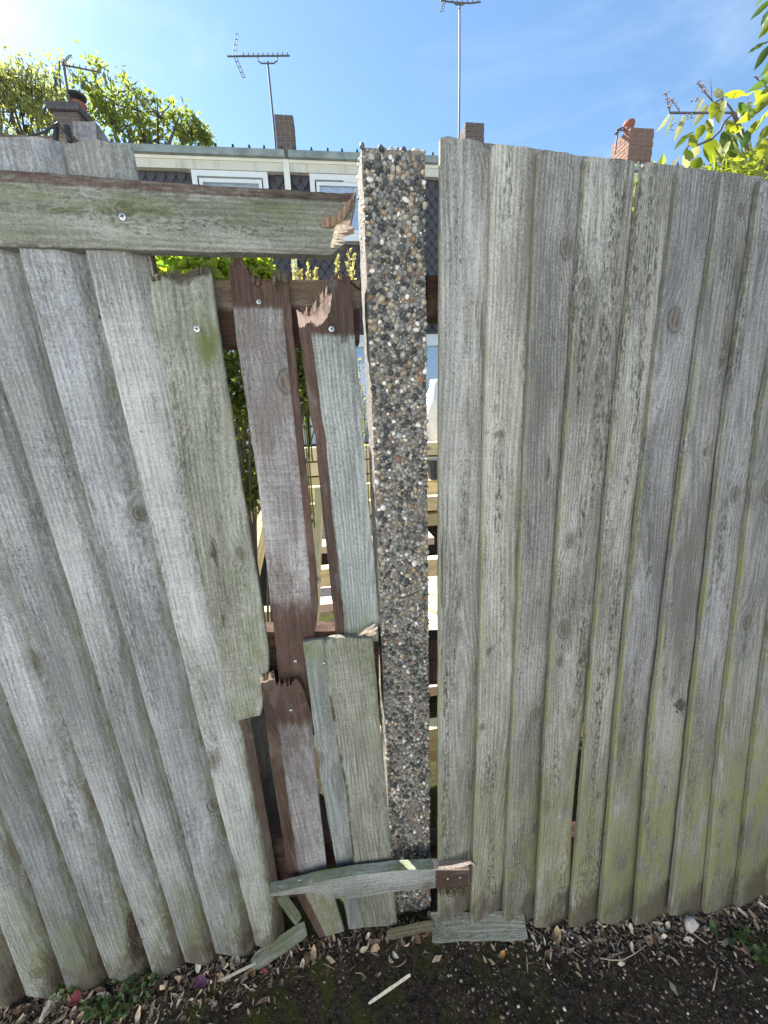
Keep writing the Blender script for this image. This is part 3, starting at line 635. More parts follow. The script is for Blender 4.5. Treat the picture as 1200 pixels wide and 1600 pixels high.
# moss and old wood hanging below its brown end
mo = MB()
for q in range(160):
    x, y = random.uniform(684, 728), random.uniform(1378, 1396)
    p = at(x, y, -.064); l_ = random.uniform(.004, .016)
    mo.tube([p, p + np.array([random.uniform(-.004, .004), -.003, -l_])], [.0012, .0004], 4)
o_ = mo.build('moss', simple('dry_moss', (.06, .045, .02), .95), slat, None); o_['kind'] = 'stuff'

# offcuts at the foot of the fence
def offcut(name, label, outline, Y, th, mat, masks=None, k=0.0):
    l, r, tp, bt = outline
    o = board(name, None, mat, l, r, tp, bt, Y, k, 0, 0, th, th, nx=12, nz=16, masks=masks, warp=.0005)
    return tag(o, label, 'offcut')
a0, a1 = at(395, 1506, -.075), at(478, 1448, -.04)
def loose(name, label, cat, p0, p1, wdt, th, mat, roll=0.0, masks=None, nseg=10, taper=(.55, .8)):
    """a loose flat piece of wood from p0 to p1"""
    p0, p1 = Vector(tuple(p0)), Vector(tuple(p1)); zax = (p1 - p0); ln = zax.length; zax.normalize()
    up = Vector((0, -.55, 1)); yx = (up - zax * up.dot(zax)).normalized(); xx = yx.cross(zax)
    rot = Matrix.Rotation(roll, 3, zax); yx = rot @ yx; xx = rot @ xx
    b = MB(); vs = []; fs = []
    for j in range(nseg + 1):
        t_ = j / nseg; w0 = wdt * (.5 + .06 * mnoise.noise(Vector((ln * 50, j * .7, 1))))
        if j == 0: w0 *= taper[0]
        if j == nseg: w0 *= taper[1]
        for (sx_, sy_) in ((-1, -1), (1, -1), (1, 1), (-1, 1)): vs.append((sx_ * w0, sy_ * th / 2, t_ * ln))
    for j in range(nseg):
        for i in range(4): fs.append((j * 4 + i, j * 4 + (i + 1) % 4, j * 4 + 4 + (i + 1) % 4, j * 4 + 4 + i))
    fs += [(3, 2, 1, 0), tuple(nseg * 4 + i for i in range(4))]
    b.add(vs, fs)
    mw = Matrix([[xx[i], yx[i], zax[i], p0[i]] for i in range(3)] + [[0, 0, 0, 1]])
    o = b.build(name, mat, None, mw)
    if masks:
        for key, val in masks.items():
            a_ = o.data.attributes.new(key, 'FLOAT', 'POINT'); a_.data.foreach_set('value', [val] * len(o.data.vertices))
    return tag(o, label, cat)
loose('gravel_board', 'short pale board lying along the foot of the right fence panel', 'board', (.044, -.050, .010), (.292, -.088, .010), .056, .016, W_BUFF, masks=dict(algae=.12), roll=.12, taper=(1, .9))
loose('offcut', 'mossy green board offcut leaning against the foot of the left panel', 'offcut', atz(394, 1507, .012), atz(478, 1450, .035), .034, .012, W_BUFF, masks=dict(algae=.8))
loose('offcut', 'short green sliver of board under the left tip of the split slat', 'offcut', at(438, 1398, -.045), at(466, 1438, -.05), .022, .008, W_BUFF, masks=dict(algae=.7))
loose('offcut', 'thin dark offcut lying flat in front of the pebbled post', 'offcut', atz(604, 1461, .02), atz(677, 1445, .022), .02, .01, W_RAIL, masks=dict(algae=.4, damp_shade=.3))
loose('stick', 'pale split stick lying on the moss below the post', 'stick', atz(576, 1568, .008), atz(641, 1523, .010), .006, .004, simple('pale_stick', (.7, .62, .48), .8, .2, 200))
loose('stick', 'long pale dry blade in the leaf litter at far left', 'stick', atz(62, 1598, .012), atz(86, 1548, .014), .010, .002, simple('pale_blade', (.62, .56, .46), .8, .2, 200))
loose('stick', 'thin bleached stick in the litter beside the mossy offcut', 'stick', atz(345, 1532, .012), atz(400, 1505, .016), .006, .004, simple('bleached_stick', (.42, .38, .3), .8, .2, 200))
# ------------------------------------------------------------------ pebbled concrete post
PX0, PX1, PD, PZ = -.0535, .0545, .095, 1.781
pv = []; pf = []
nzp, nxp = 120, 10
ring_xy = [(PX0 + (PX1 - PX0) * i / nxp, 0) for i in range(nxp)] + [(PX1, PD * i / 6) for i in range(6)] + [(PX1 - (PX1 - PX0) * i / nxp, PD) for i in range(nxp)] + [(PX0, PD - PD * i / 6) for i in range(6)]
nr_ = len(ring_xy)
for j in range(nzp + 1):
    z = -.12 + (PZ + .12) * j / nzp
    for (x, y) in ring_xy:
        e_ = .0022 * mnoise.noise(Vector((x * 40, y * 40, z * 18))) + .0012 * mnoise.noise(Vector((x * 130, y * 130, z * 90)))
        cx_, cy_ = (PX0 + PX1) / 2, PD / 2
        dx, dy = x - cx_, y - cy_
        chip = .006 * max(0, 1 - abs(z - 1.70) / .05) if x > PX1 - .002 and y < .01 else 0
        pv.append((x + e_ * (1 if dx > 0 else -1) * (abs(dx) > .05) - chip, y + e_ * (1 if dy > 0 else -1) * (abs(dy) > .045) + chip * .5, z))
for j in range(nzp):
    for i in range(nr_): pf.append((j * nr_ + i, j * nr_ + (i + 1) % nr_, (j + 1) * nr_ + (i + 1) % nr_, (j + 1) * nr_ + i))
pf.append(tuple(nzp * nr_ + i for i in range(nr_)))
post = link('concrete_post', mesh('concrete_post', pv, pf), M_CONC)
post.data.set_sharp_from_angle(angle=math.radians(40))
tag(post, 'tall square concrete post faced with exposed pebbles between the two fence panels', 'post')

def ico(sub=1):
    b = bmesh.new(); bmesh.ops.create_icosphere(b, subdivisions=sub, radius=1.0)
    v = np.array([x.co[:] for x in b.verts]); f = [tuple(q.index for q in p.verts) for p in b.faces]; b.free(); return v, f
IV, IF = ico(2); IV1, IF1 = ico(1)
def stone_v(base, seed, rough=.22, flat=.6):
    r_ = np.random.default_rng(seed)
    sc_ = np.array([r_.uniform(.75, 1.25), r_.uniform(.75, 1.25), r_.uniform(flat, .95)])
    v = base.copy()
    for k in range(5):                                               # cut facets off, as on broken gravel
        n_ = r_.normal(size=3); n_ /= np.linalg.norm(n_); h = r_.uniform(.55, .95)
        d_ = v @ n_; v = v - np.clip(d_ - h * .9, 0, None)[:, None] * n_[None, :] * .95
    v = v * (1 + rough * .4 * np.array([mnoise.noise(Vector(tuple(p * 1.7)) + Vector((seed * 3.1, 0, 0))) for p in base]))[:, None]
    return v * sc_
TPL = [stone_v(IV, s_) for s_ in range(10)]; TPL1 = [stone_v(IV1, s_ + 50) for s_ in range(10)]
def rot_rand(n_):
    q = rng.normal(size=(n_, 4)); q /= np.linalg.norm(q, axis=1)[:, None]
    w_, x, y, z = q.T
    return np.stack([np.stack([1 - 2 * (y * y + z * z), 2 * (x * y - z * w_), 2 * (x * z + y * w_)], -1), np.stack([2 * (x * y + z * w_), 1 - 2 * (x * x + z * z), 2 * (y * z - x * w_)], -1), np.stack([2 * (x * z - y * w_), 2 * (y * z + x * w_), 1 - 2 * (x * x + y * y)], -1)], 1)
# dart throwing on the face, big stones first
def pack(w_, h_, radii, tries=14, gap=.92):
    cell = .014; grid = {}; out = []
    for r_ in radii:
        for _ in range(tries):
            x, y = random.uniform(0, w_), random.uniform(0, h_)
            ci, cj = int(x / cell), int(y / cell); ok = True
            for a in (-1, 0, 1):
                for b_ in (-1, 0, 1):
                    for (X, Y_, R2) in grid.get((ci + a, cj + b_), ()):
                        if (X - x) ** 2 + (Y_ - y) ** 2 < ((R2 + r_) * gap) ** 2: ok = False; break
                    if not ok: break
                if not ok: break
            if ok: grid.setdefault((ci, cj), []).append((x, y, r_)); out.append((x, y, r_)); break
    return out
rad = sorted([abs(random.gauss(.0027, .0013)) + .0011 for _ in range(9500)], reverse=True)
front = pack(PX1 - PX0 - .004, 1.80, rad, 16, .72)
rad2 = [random.uniform(.0010, .0018) for _ in range(5000)]
stones = []
for (x, z, r_) in front:
    if mnoise.fractal(Vector((x * 22, z * 13, 1.5)), 1, 2, 3) > .42 + .25 * (z > 1.2): continue          # bald patches of cement
    stones.append((PX0 + .003 + x, r_ * .03 + random.uniform(-.0010, .0010), z - .03, r_, 0))
for (x, y, r_) in pack(PX1 - PX0, PD, sorted([random.uniform(.0035, .0068) for _ in range(240)], reverse=True)): stones.append((PX0 + x, y, PZ + random.uniform(-.001, .003), r_, 2))
for (y, z, r_) in pack(PD, 1.79, sorted([random.uniform(.003, .006) for _ in range(900)], reverse=True), tries=5): stones.append((PX1 - r_ * .45 + random.uniform(-.001, .0006), y, z - .02, r_ * .8, 1))
for (y, z, r_) in pack(PD, 1.79, sorted([random.uniform(.002, .0045) for _ in range(420)], reverse=True), tries=3): stones.append((PX0 + r_ * .55, y, z - .02, r_, 3))
for _ in range(6500):
    stones.append((random.uniform(PX0 + .002, PX1), random.uniform(-.0008, .0006), random.uniform(-.02, PZ), random.uniform(.0010, .0024), 0))
stones = np.array(stones)
vis = (stones[:, 4] == 0) | (stones[:, 4] == 2)
dep_ = (stones[:, :3] - CC) @ CF
big = np.where(vis & (stones[:, 2] > 1.0), stones[:, 3] / dep_, 0)
order = np.argsort(-big); top300 = set(order[:298].tolist())
pm = rng.choice(len(PEB), size=len(stones), p=PEBW / PEBW.sum())
PM = {}
def peb_mesh(t_, m_):
    if (t_, m_) not in PM:
        me = mesh('pebble', TPL[t_], IF); me.materials.append(PEB[m_]); me.polygons.foreach_set('use_smooth', [True] * len(me.polygons)); PM[(t_, m_)] = me
    return PM[(t_, m_)]
def join_stones(name, P_, rad_, mats_i, mats, tpls, faces, parent=None, squash=None):
    nv = len(tpls[0]); n_ = len(P_)
    tid = rng.integers(0, len(tpls), n_); R3 = rot_rand(n_)
    V_ = np.einsum('nij,nkj->nki', R3, np.array(tpls)[tid]) * np.asarray(rad_)[:, None, None]
    if squash is not None: V_[:, :, 2] *= squash
    V_ += np.asarray(P_)[:, None, :]
    F_ = (np.array(faces)[None] + (np.arange(n_) * nv)[:, None, None]).reshape(-1, 3)
    me = bpy.data.meshes.new(name); me.vertices.add(n_ * nv); me.vertices.foreach_set('co', V_.reshape(-1))
    me.loops.add(F_.size); me.loops.foreach_set('vertex_index', F_.reshape(-1).astype(np.int32))
    me.polygons.add(len(F_)); me.polygons.foreach_set('loop_start', (np.arange(len(F_)) * 3).astype(np.int32))
    for m in mats: me.materials.append(m)
    me.polygons.foreach_set('material_index', np.repeat(mats_i, len(faces)).astype(np.int32)); me.update(); me.validate()
    me.polygons.foreach_set('use_smooth', [True] * len(me.polygons))
    o = link(name, me, None, parent); o['kind'] = 'stuff'; return o
for i in order[:298]:
    x, y, z, r_, _ = stones[i]
    link('pebble', peb_mesh(int(i) % 10, int(pm[i])), None, post, T(x, y, z) @ Matrix(rot_rand(1)[0].tolist()).to_4x4() @ Matrix.Scale(float(r_), 4))
rest = np.array([i for i in range(len(stones)) if i not in top300])
join_stones('pebble', stones[rest, :3], stones[rest, 3], pm[rest], PEB, TPL1, IF1, post)
gmat = simple('dark_mark_tone', (.09, .075, .06), .9)  # two thin dark tubes lying across the post face
for (a, b_) in (((625, 664), (666, 650)), ((622, 936), (655, 924))):
    mark_mb = MB(); mark_mb.tube([at(*a, -.002), at((a[0] + b_[0]) / 2, (a[1] + b_[1]) / 2 + 2, -.004), at(*b_, -.002)], [.001, .002, .001], 5); mark_mb.build('dark_mark', gmat, post, None)

# a bent nail left in the side of the post, and rail stub
nb = MB(); nb.tube([at(563, 452, .02), at(556, 448, .005), at(549, 441, -.004)], .0022, 6); nb.tube([at(560, 466, .03), at(551, 460, .02)], .0016, 5)
nb.build('nail', M_NAIL, post, None)

# ------------------------------------------------------------------ the terrace behind
HY = 6.0; HROT = -.025
HM = Matrix.Translation((-.9, HY, 0)) @ Matrix.Rotation(HROT, 4, 'Z')
HMI = HM.inverted()
def hp(px, py, dy=0.0):
    """photo point on the house front (local y = dy), in house coordinates"""
    o_, d_ = HMI @ Vector(tuple(CC)), HMI.to_3x3() @ Vector(tuple(ray(px, py)))
    t_ = (dy - o_.y) / d_.y; return o_ + d_ * t_
M_TILE = simple('hung_tile', (.074, .066, .073), .6, .35, 3, .2, .002)
M_CREAM = simple('cream_paint', (.8, .77, .66), .6, .06, 4, .1)
def streaked(name, c, c2):
    m, t = newmat(name); tc = t.n('ShaderNodeTexCoord').outputs['Object']
    n = t.noise(t.vm('MULTIPLY', tc, (9, 9, .7)), 1, 5, .65); n2 = t.noise(tc, 3, 4)
    finish(t, t.mix(t.m('MULTIPLY', t.step(n, .52, .75), t.step(n2, .3, .7)), c, c2), .65, n, .1); return m
M_FASC = streaked('weathered_fascia', (.68, .645, .54), (.42, .38, .3))
M_WHITE = simple('white_upvc', (.8, .8, .78), .35, .03, 4, .05)
M_FLASH = simple('weathered_flashing', (.27, .3, .28), .7, .25, 5, .2)
M_ROOF = simple('roof_tile', (.14, .11, .1), .85, .3, 5, .3)
M_BRICKD = simple('chimney_brick', (.15, .115, .1), .9, .45, 9, .5)
M_BRICKR = simple('chimney_red_brick', (.23, .14, .105), .9, .35, 12, .5)
M_MORT = simple('mortar', (.34, .31, .27), .95, .2, 30, .3)
M_POT = simple('terracotta', (.30, .105, .075), .75, .2, 6)
M_RENDER = simple('pale_wall', (.72, .71, .68), .85, .08, 2, .2)
M_CURT = simple('net_curtain', (.80, .81, .82), .9, .08, 40, .4)
M_BLIND = simple('roller_blind', (.66, .62, .5), .8, .08, 6)
M_IN = simple('unlit_interior_tone', (.03, .032, .038), .8)  # dark sheet behind the panes, painted darkness of the unlit interior
def glass_mat():
    m, t = newmat('window_glass')
    g = t.n('ShaderNodeBsdfGlossy', {'Color': (.8, .88, 1, 1), 'Roughness': .03}); tr = t.n('ShaderNodeBsdfTransparent', {'Color': (.86, .9, .95, 1)})
    ms = t.n('ShaderNodeMixShader', {0: .07, 1: tr.outputs[0], 2: g.outputs[0]})
    o = t.n('ShaderNodeOutputMaterial'); t.t.links.new(ms.outputs[0], o.inputs[0]); return m
M_GLASS = glass_mat()
zE = 5.01                                        # top of the flashing
def box_obj(name, lo, hi, mat, parent, M=None, bevel=0):
    b = MB(); b.box(lo, hi); o = b.build(name, mat, parent, (HM if M is None else M))
    return o
TW, TH = .135, .085
tb = MB(); tb.prism([(-TW / 2 + .003, 0), (0, -TH * 1.15), (TW / 2 - .003, 0), (TW / 2 - .003, TH * .8), (-TW / 2 + .003, TH * .8)], -.022, -.006)
TILE = mesh('hung_tile', [(x, y + (-.010 if z < -.01 else 0) - (.012 if z < .01 else 0), z) for x, y, z in tb.v], tb.f); TILE.materials.append(M_TILE)
xP = hp(450, 262).x
houses = []
def house(x0, x1, label, tiles_vis):
    t_ = thing('terraced_house', label, 'house', tuple(HM @ Vector(((x0 + x1) / 2, 0, 0))), HROT, 'tile hung terraced houses behind the garden')
    W = box_obj('wall', (x0, 0, 0), (x1, 4.2, 4.78), M_TILE, t_)
    box_obj('ground_floor_wall', (x0, -.03, 0), (x1, -.002, 2.62), M_RENDER, t_)
    box_obj('fascia', (x0, -.10, 4.78), (x1, .0, 4.925), M_FASC, t_)
    box_obj('gutter_board', (x0, -.115, 4.885), (x1, -.102, 4.922), M_CREAM, t_)
    box_obj('flashing', (x0, -.17, 4.925), (x1, .05, zE), M_FLASH, t_)
    rb = MB(); rb.add([(x0, .0, zE), (x1, .0, zE), (x1, 3.0, zE + .75), (x0, 3.0, zE + .75), (x0, 5.2, zE + .1), (x1, 5.2, zE + .1), (x0, .0, zE - .06), (x1, .0, zE - .06), (x0, 5.2, zE - .06), (x1, 5.2, zE - .06)],
           [(0, 1, 2, 3), (3, 2, 5, 4), (6, 7, 1, 0), (8, 6, 0, 3, 4), (7, 9, 5, 2, 1), (4, 5, 9, 8), (6, 8, 9, 7)])
    roof = rb.build('roof', M_ROOF, t_, HM)
    cm = MB(); cm.box((-.018, -.13, 0), (.018, .06, .035)); cm.box((-.012, -.13, .035), (.012, -.09, .062)); cme = mesh('ridge_clip', cm.v, cm.f); cme.materials.append(M_DARK)
    x = x0 + .1
    while x < x1: link('roof_clip', cme, None, roof, HM @ T(x + random.uniform(-.015, .015), 0, zE)); x += .222
    # hung tiles
    z = 4.72; row = 0; rest_b = MB()
    while z > 2.7:
        x = x0 + TW / 2 + (TW / 2 if row % 2 else 0)
        while x < x1 - TW / 4:
            if not any(a - .04 < x < b_ + .04 and c_ - .06 < z < d_ + .12 for (a, b_, c_, d_) in wins):
                p_ = proj(np.array([tuple(HM @ Vector((x, -.02, z)))]))
                seen = any(a <= p_[0][0] <= b_ and c_ <= p_[1][0] <= d_ for a, b_, c_, d_ in ((632, 694, 262, 440), (352, 562, 385, 446), (205, 305, 255, 300), (415, 490, 255, 302)))
                m_ = HM @ T(x, random.uniform(-.003, .001), z) @ Matrix.Rotation(random.uniform(-.05, .05), 4, 'Y') @ Matrix.Rotation(random.uniform(-.03, .03), 4, 'X')
                if seen and tiles_vis and len(tile_n) < 298: link('hung_tile', TILE, None, t_, m_); tile_n.append(1)
                else: rest_b.add([tuple(T(x, 0, z) @ Vector(v.co)) for v in TILE.vertices], [tuple(p.vertices) for p in TILE.polygons])
            x += TW
        z -= TH; row += 1
    if rest_b.v:
        o = rest_b.build('hung_tile', M_TILE, t_, HM); o['kind'] = 'stuff'
    houses.append(t_); return t_
tile_n = []
def window(t_, x0, x1, z0, z1, kind):
    fr = MB(); fw = .07
    fr.box((x0, -.09, z0), (x0 + fw, -.03, z1)); fr.box((x1 - fw, -.09, z0), (x1, -.03, z1)); fr.box((x0 + fw, -.09, z1 - fw), (x1 - fw, -.03, z1)); fr.box((x0 + fw, -.09, z0), (x1 - fw, -.03, z0 + fw))
    s_ = fr.build('window', M_WHITE, t_, HM)
    b = MB(); a0, a1, c0, c1 = x0 + fw + .02, x1 - fw - .02, z0 + fw + .01, z1 - fw - .02; q = .045
    b.box((a0, -.078, c0), (a0 + q, -.045, c1)); b.box((a1 - q, -.078, c0), (a1, -.045, c1)); b.box((a0 + q, -.078, c1 - q), (a1 - q, -.045, c1)); b.box((a0 + q, -.078, c0), (a1 - q, -.045, c0 + q))
    b.build('sash', M_WHITE, s_, HM)
    box_obj('pane', (a0 + q, -.062, c0 + q), (a1 - q, -.056, c1 - q), M_GLASS, s_)
    box_obj('sill', (x0 - .04, -.16, z0 - .05), (x1 + .04, -.03, z0 - .002), M_WHITE, s_)
    if kind == 'blind':
        box_obj('roller_blind', (a0 + .01, -.04, c1 - .16), (a1 - .01, -.032, c1 - .02), M_BLIND, s_)
        box_obj('curtain', (a0, -.025, c0), (a1, -.018, c1 - .2), M_CURT, s_)
        box_obj('dark_backing', (a0 - .02, -.014, c0), (a1 + .02, -.006, c1), M_IN, s_)
    else:
        cb_ = MB(); n_ = 36; vs = []
        for i in range(n_ + 1):
            x = a0 + (a1 - a0) * i / n_; y = -.032 + .009 * math.sin(i * 1.9)
            vs += [(x, y, c0), (x, y, c1 - .03)]
        cb_.add(vs, [(2 * i, 2 * i + 2, 2 * i + 3, 2 * i + 1) for i in range(n_)])
        cb_.build('curtain', M_CURT, s_, HM)
        box_obj('dark_backing', (a0 - .02, -.014, c0), (a1 + .02, -.006, c1), M_IN, s_)
        box_obj('vent', (a0 + .4, -.088, c1 + .0), (a0 + .75, -.08, c1 + .02), M_WHITE, s_)
    return s_
w1 = (hp(302, 275).x, hp(419, 275).x, 3.95, 4.775); w2 = (hp(484, 280).x, hp(484, 280).x + 1.3, 3.95, 4.775)
wins = [w1, w2]
hL = house(xP - 3.72, xP - .03, 'dark tile hung terraced house whose white window has a drawn roller blind', True)
hM = house(xP + .03, xP + 3.72, 'dark tile hung terraced house with net curtained window behind the pebbled post', True)
wins_save = wins
hR = house(xP + 3.78, xP + 7.5, 'terraced house with the red brick chimney, roof edge seen over the right fence', False)
hLL = house(xP - 7.5, xP - 3.78, 'farthest left terraced house, with black cowl on its chimney pot', False)
window(hL, *w1, 'blind'); window(hM, *w2, 'net')
box_obj('downpipe', (xP - .055, -.14, 2.6), (xP + .028, -.105, 4.91), M_CREAM, hL)
# patio window of the middle house (pale blue white between boards and post)
px0_, px1_ = hp(552, 600).x, hp(552, 600).x + 2.3
fr = MB()
for i in range(4):
    x = px0_ + (px1_ - px0_) * i / 3; fr.box((x - .035, -.10, .1), (x + .035, -.04, 2.5))
for z in (.1, 2.43): fr.box((px0_, -.098, z), (px1_, -.042, z + .07))
pw = fr.build('patio_window', M_WHITE, hM, HM)
box_obj('pane', (px0_ + .04, -.07, .17), (px1_ - .04, -.065, 2.43), M_GLASS, pw); box_obj('curtain', (px0_ + .04, -.04, .17), (px1_ - .04, -.034, 2.43), M_CURT, pw)

# chimneys: brick courses built one by one where they can be told apart
def chimney(parent, px, py_top, wpx, depth_y, mat, bw, pot=None, slab=False):
    c = at(px, py_top, depth_y); sc_ = np.dot(c - CC, CF) / F_PX
    wd = wpx * sc_; z1 = c[2]; z0 = zE + .0
    lo = HMI @ Vector((c[0], depth_y, 0)); xc, yc = lo.x, lo.y
    dp = wd * 1.0
    core = box_obj('chimney', (xc - wd / 2 + .012, yc - dp / 2 + .012, z0 - .3), (xc + wd / 2 - .012, yc + dp / 2 - .012, z1 - .01), M_MORT, parent)
    bb = mesh('brick', *(lambda q: (q.v, q.f))((lambda q: (q.box((0, 0, 0), (1, 1, 1)), q)[1])(MB()))); bb.materials.append(mat)
    ch = .075; nrow = int((z1 - (z0 - .05)) / ch)
    for r_ in range(nrow):
        zb = z1 - (r_ + 1) * ch
        for (ax_, n_) in ((0, max(2, round(wd / .22))), (1, max(2, round(dp / .22)))):
            L_ = (wd if ax_ == 0 else dp); bl = L_ / n_
            offs = -(bl / 2) if (r_ + ax_) % 2 else 0
            k = 0
            while True:
                a = offs + k * bl; b_ = a + bl - .012; k += 1
                a = max(a, 0); b_ = min(b_, L_)
                if a >= L_ - .005: break
                if b_ - a < .02: continue
                for side in ((0,) if ax_ == 0 else (0, 1)):
                    if ax_ == 0: lo_, sz = (xc - wd / 2 + a, yc - dp / 2 + random.uniform(-.004, .004), zb + .006), (b_ - a, .014, ch - .012)
                    else:
                        xs = xc - wd / 2 + random.uniform(-.003, .003) if side == 0 else xc + wd / 2 - .014
                        lo_, sz = (xs, yc - dp / 2 + max(a, .016), zb + .006), (.014, max(.02, b_ - max(a, .016)), ch - .012)
                    link('brick', bb, None, core, HM @ T(*lo_) @ Matrix.Diagonal((*sz, 1)))
    if slab: box_obj('cap_slab', (xc - wd / 2 - .05, yc - dp / 2 - .05, z1), (xc + wd / 2 + .05, yc + dp / 2 + .05, z1 + .1), simple('dark_slab', (.1, .09, .095), .9), core)
    if pot:
        pxp, w_, h_, cowl = pot
        x_ = (HMI @ Vector(tuple(at(pxp, py_top, depth_y)))).x
        pb = MB(); r0 = w_ * sc_ / 2; hh = h_ * sc_
        pb.lathe([(r0 * 1.0, 0), (r0 * .92, hh * .6), (r0 * 1.12, hh * .75), (r0 * 1.12, hh * .9), (r0, hh)], 16)
        pb.build('chimney_pot', M_POT, core, HM @ T(x_, yc, z1 + (.1 if slab else 0)))
        if cowl:
            pb = MB(); pb.lathe([(r0 * .5, 0), (r0 * .45, .05), (r0 * 1.25, .07), (r0 * 1.3, .10), (r0 * .9, .13), (r0 * .2, .15)], 16)
            pb.build('cowl', M_DARK, core, HM @ T(x_, yc, z1 + hh + (.1 if slab else 0)))
    return core
chimney(hL, 445, 189, 28, 7.2, M_BRICKD, 3)
chimney(hM, 737, 202, 30, 7.6, M_BRICKD, 3)
chimney(hR, 989, 214, 40, 7.6, M_BRICKR, 3, pot=(981, 15, 19, False))
chimney(hLL, 114, 188, 36, 7.4, M_BRICKD, 3, pot=(127, 20, 12, True), slab=True)

# television aerials
M_AL = simple('aerial_metal', (.13, .125, .13), .6, .1, 20, metal=.2)
def aerial(label, Y, mast, boom, refl=None, loop=None, teeth=0, r_=.017):
    base = at(*mast[0], Y)
    t_ = thing('tv_aerial', label, 'aerial', base, 0, 'television aerials on the chimneys')
    A = lambda p, dy=0: at(p[0], p[1], Y + dy)
    b = MB(); b.tube([A(p) for p in mast], r_, 6); b.build('mast', M_AL, t_, T(0, 0, 0))
    b = MB(); b.tube([A(p) for p in boom], r_ * .75, 6); b.build('boom', M_AL, t_, T(0, 0, 0))
    if loop: b = MB(); b.tube([A(p) for p in loop], r_ * .6, 6); b.build('bracket', M_AL, t_, T(0, 0, 0))
    if refl:
        for pair in refl:
            b = MB()
            for dx in (-4, 4): b.tube([A((p[0] + dx * .5, p[1]), .12 * dx / 4) for p in pair], r_ * .35, 5)
            for q in range(5):
                f_ = q / 4; x = pair[0][0] + (pair[1][0] - pair[0][0]) * f_; y = pair[0][1] + (pair[1][1] - pair[0][1]) * f_
                b.tube([A((x - 2, y), -.2), A((x + 2, y), .2)], r_ * .3, 5)
            b.build('reflector', M_AL, t_, T(0, 0, 0))
    for q in range(teeth):
        f_ = (q + .5) / teeth; x = boom[0][0] + (boom[-1][0] - boom[0][0]) * (.22 + .78 * f_); y = boom[0][1] + (boom[-1][1] - boom[0][1]) * (.22 + .78 * f_)
        b = MB(); b.tube([A((x, y - 5), -.05), A((x, y + 1.5), .02)], r_ * .4, 5); b.build('director', M_AL, t_, T(0, 0, 0))
    return t_
aerial('tv aerial with a V reflector on the mast beside the dark chimney', 7.1, [(431, 232), (428, 196), (418, 96)], [(355, 88), (453, 87)], [((366, 87), (370, 53)), ((367, 88), (381, 121))], [(402, 88), (403, 95), (408, 99), (428, 99), (433, 95), (433, 88)], 10)
aerial('tall tv aerial whose mast runs out of the top of the photo', 7.5, [(717, 222), (718, 120), (718, 4)], [(688, 1), (712, 4), (735, 5), (751, 3)], [((694, 2), (690, 18)), ((694, 0), (690, -25))], [(708, 2), (712, 7), (722, 8), (728, 4)], 6)
aerial('small tv aerial beside the red brick chimney', 7.5, [(961, 240), (965, 204)], [(963, 203), (1003, 206)], [((966, 206), (962, 210)), ((966, 203), (973, 199))], None, 5)
aerial('crooked tv aerial in front of the feathery tree', 7.3, [(110, 178), (107, 150), (99, 97)], [(97, 101), (158, 113)], [((99, 98), (110, 86)), ((102, 99), (116, 120))], None, 5)

# ------------------------------------------------------------------ trees behind the roofs
def leaf_cards(name, centres, sizes, mat, parent, droop=.3, elong=2.0, dirs=None):
    n_ = len(centres); c_ = np.asarray(centres); s_ = np.asarray(sizes)[:, None]
    d_ = rng.normal(size=(n_, 3)) if dirs is None else dirs + .35 * rng.normal(size=(n_, 3))
    d_[:, 2] -= droop; d_ /= np.linalg.norm(d_, axis=1)[:, None]
    u_ = rng.normal(size=(n_, 3)); x_ = np.cross(d_, u_); x_ /= np.linalg.norm(x_, axis=1)[:, None]; nn = np.cross(d_, x_)
    L_ = s_ * elong
    V_ = np.stack([c_, c_ + d_ * L_ * .45 + x_ * s_ * .5 + nn * s_ * .12, c_ + d_ * L_ - nn * s_ * .2, c_ + d_ * L_ * .45 - x_ * s_ * .5 + nn * s_ * .12], 1).reshape(-1, 3)
    b0 = np.arange(n_)[:, None] * 4
    F_ = np.concatenate([b0 + np.array([[0, 1, 2]]), b0 + np.array([[0, 2, 3]])], 0)
    me = bpy.data.meshes.new(name); me.from_pydata(V_.tolist(), [], F_.tolist()); me.materials.append(mat)
    return link(name, me, None, parent, Matrix())
M_BARK = simple('bark', (.12, .1, .08), .95, .4, 25, .8)
LEAF_A = leaf_mat('sunlit_leaf', (.15, .2, .06), (.32, .32, .12), .6, (1.35, 1.45, .75))
LEAF_B = leaf_mat('feathery_leaf', (.24, .27, .10), (.37, .36, .15), .55, (1.35, 1.4, .8))
LEAF_C = leaf_mat('hedge_leaf', (.10, .18, .025), (.36, .38, .06), .55)
LEAF_D = leaf_mat('ivy_leaf', (.04, .08, .025), (.24, .24, .05), .45)
LEAF_Y = leaf_mat('yellow_spike', (.42, .37, .12), (.5, .45, .26), .45, (1.2, 1.2, .8))
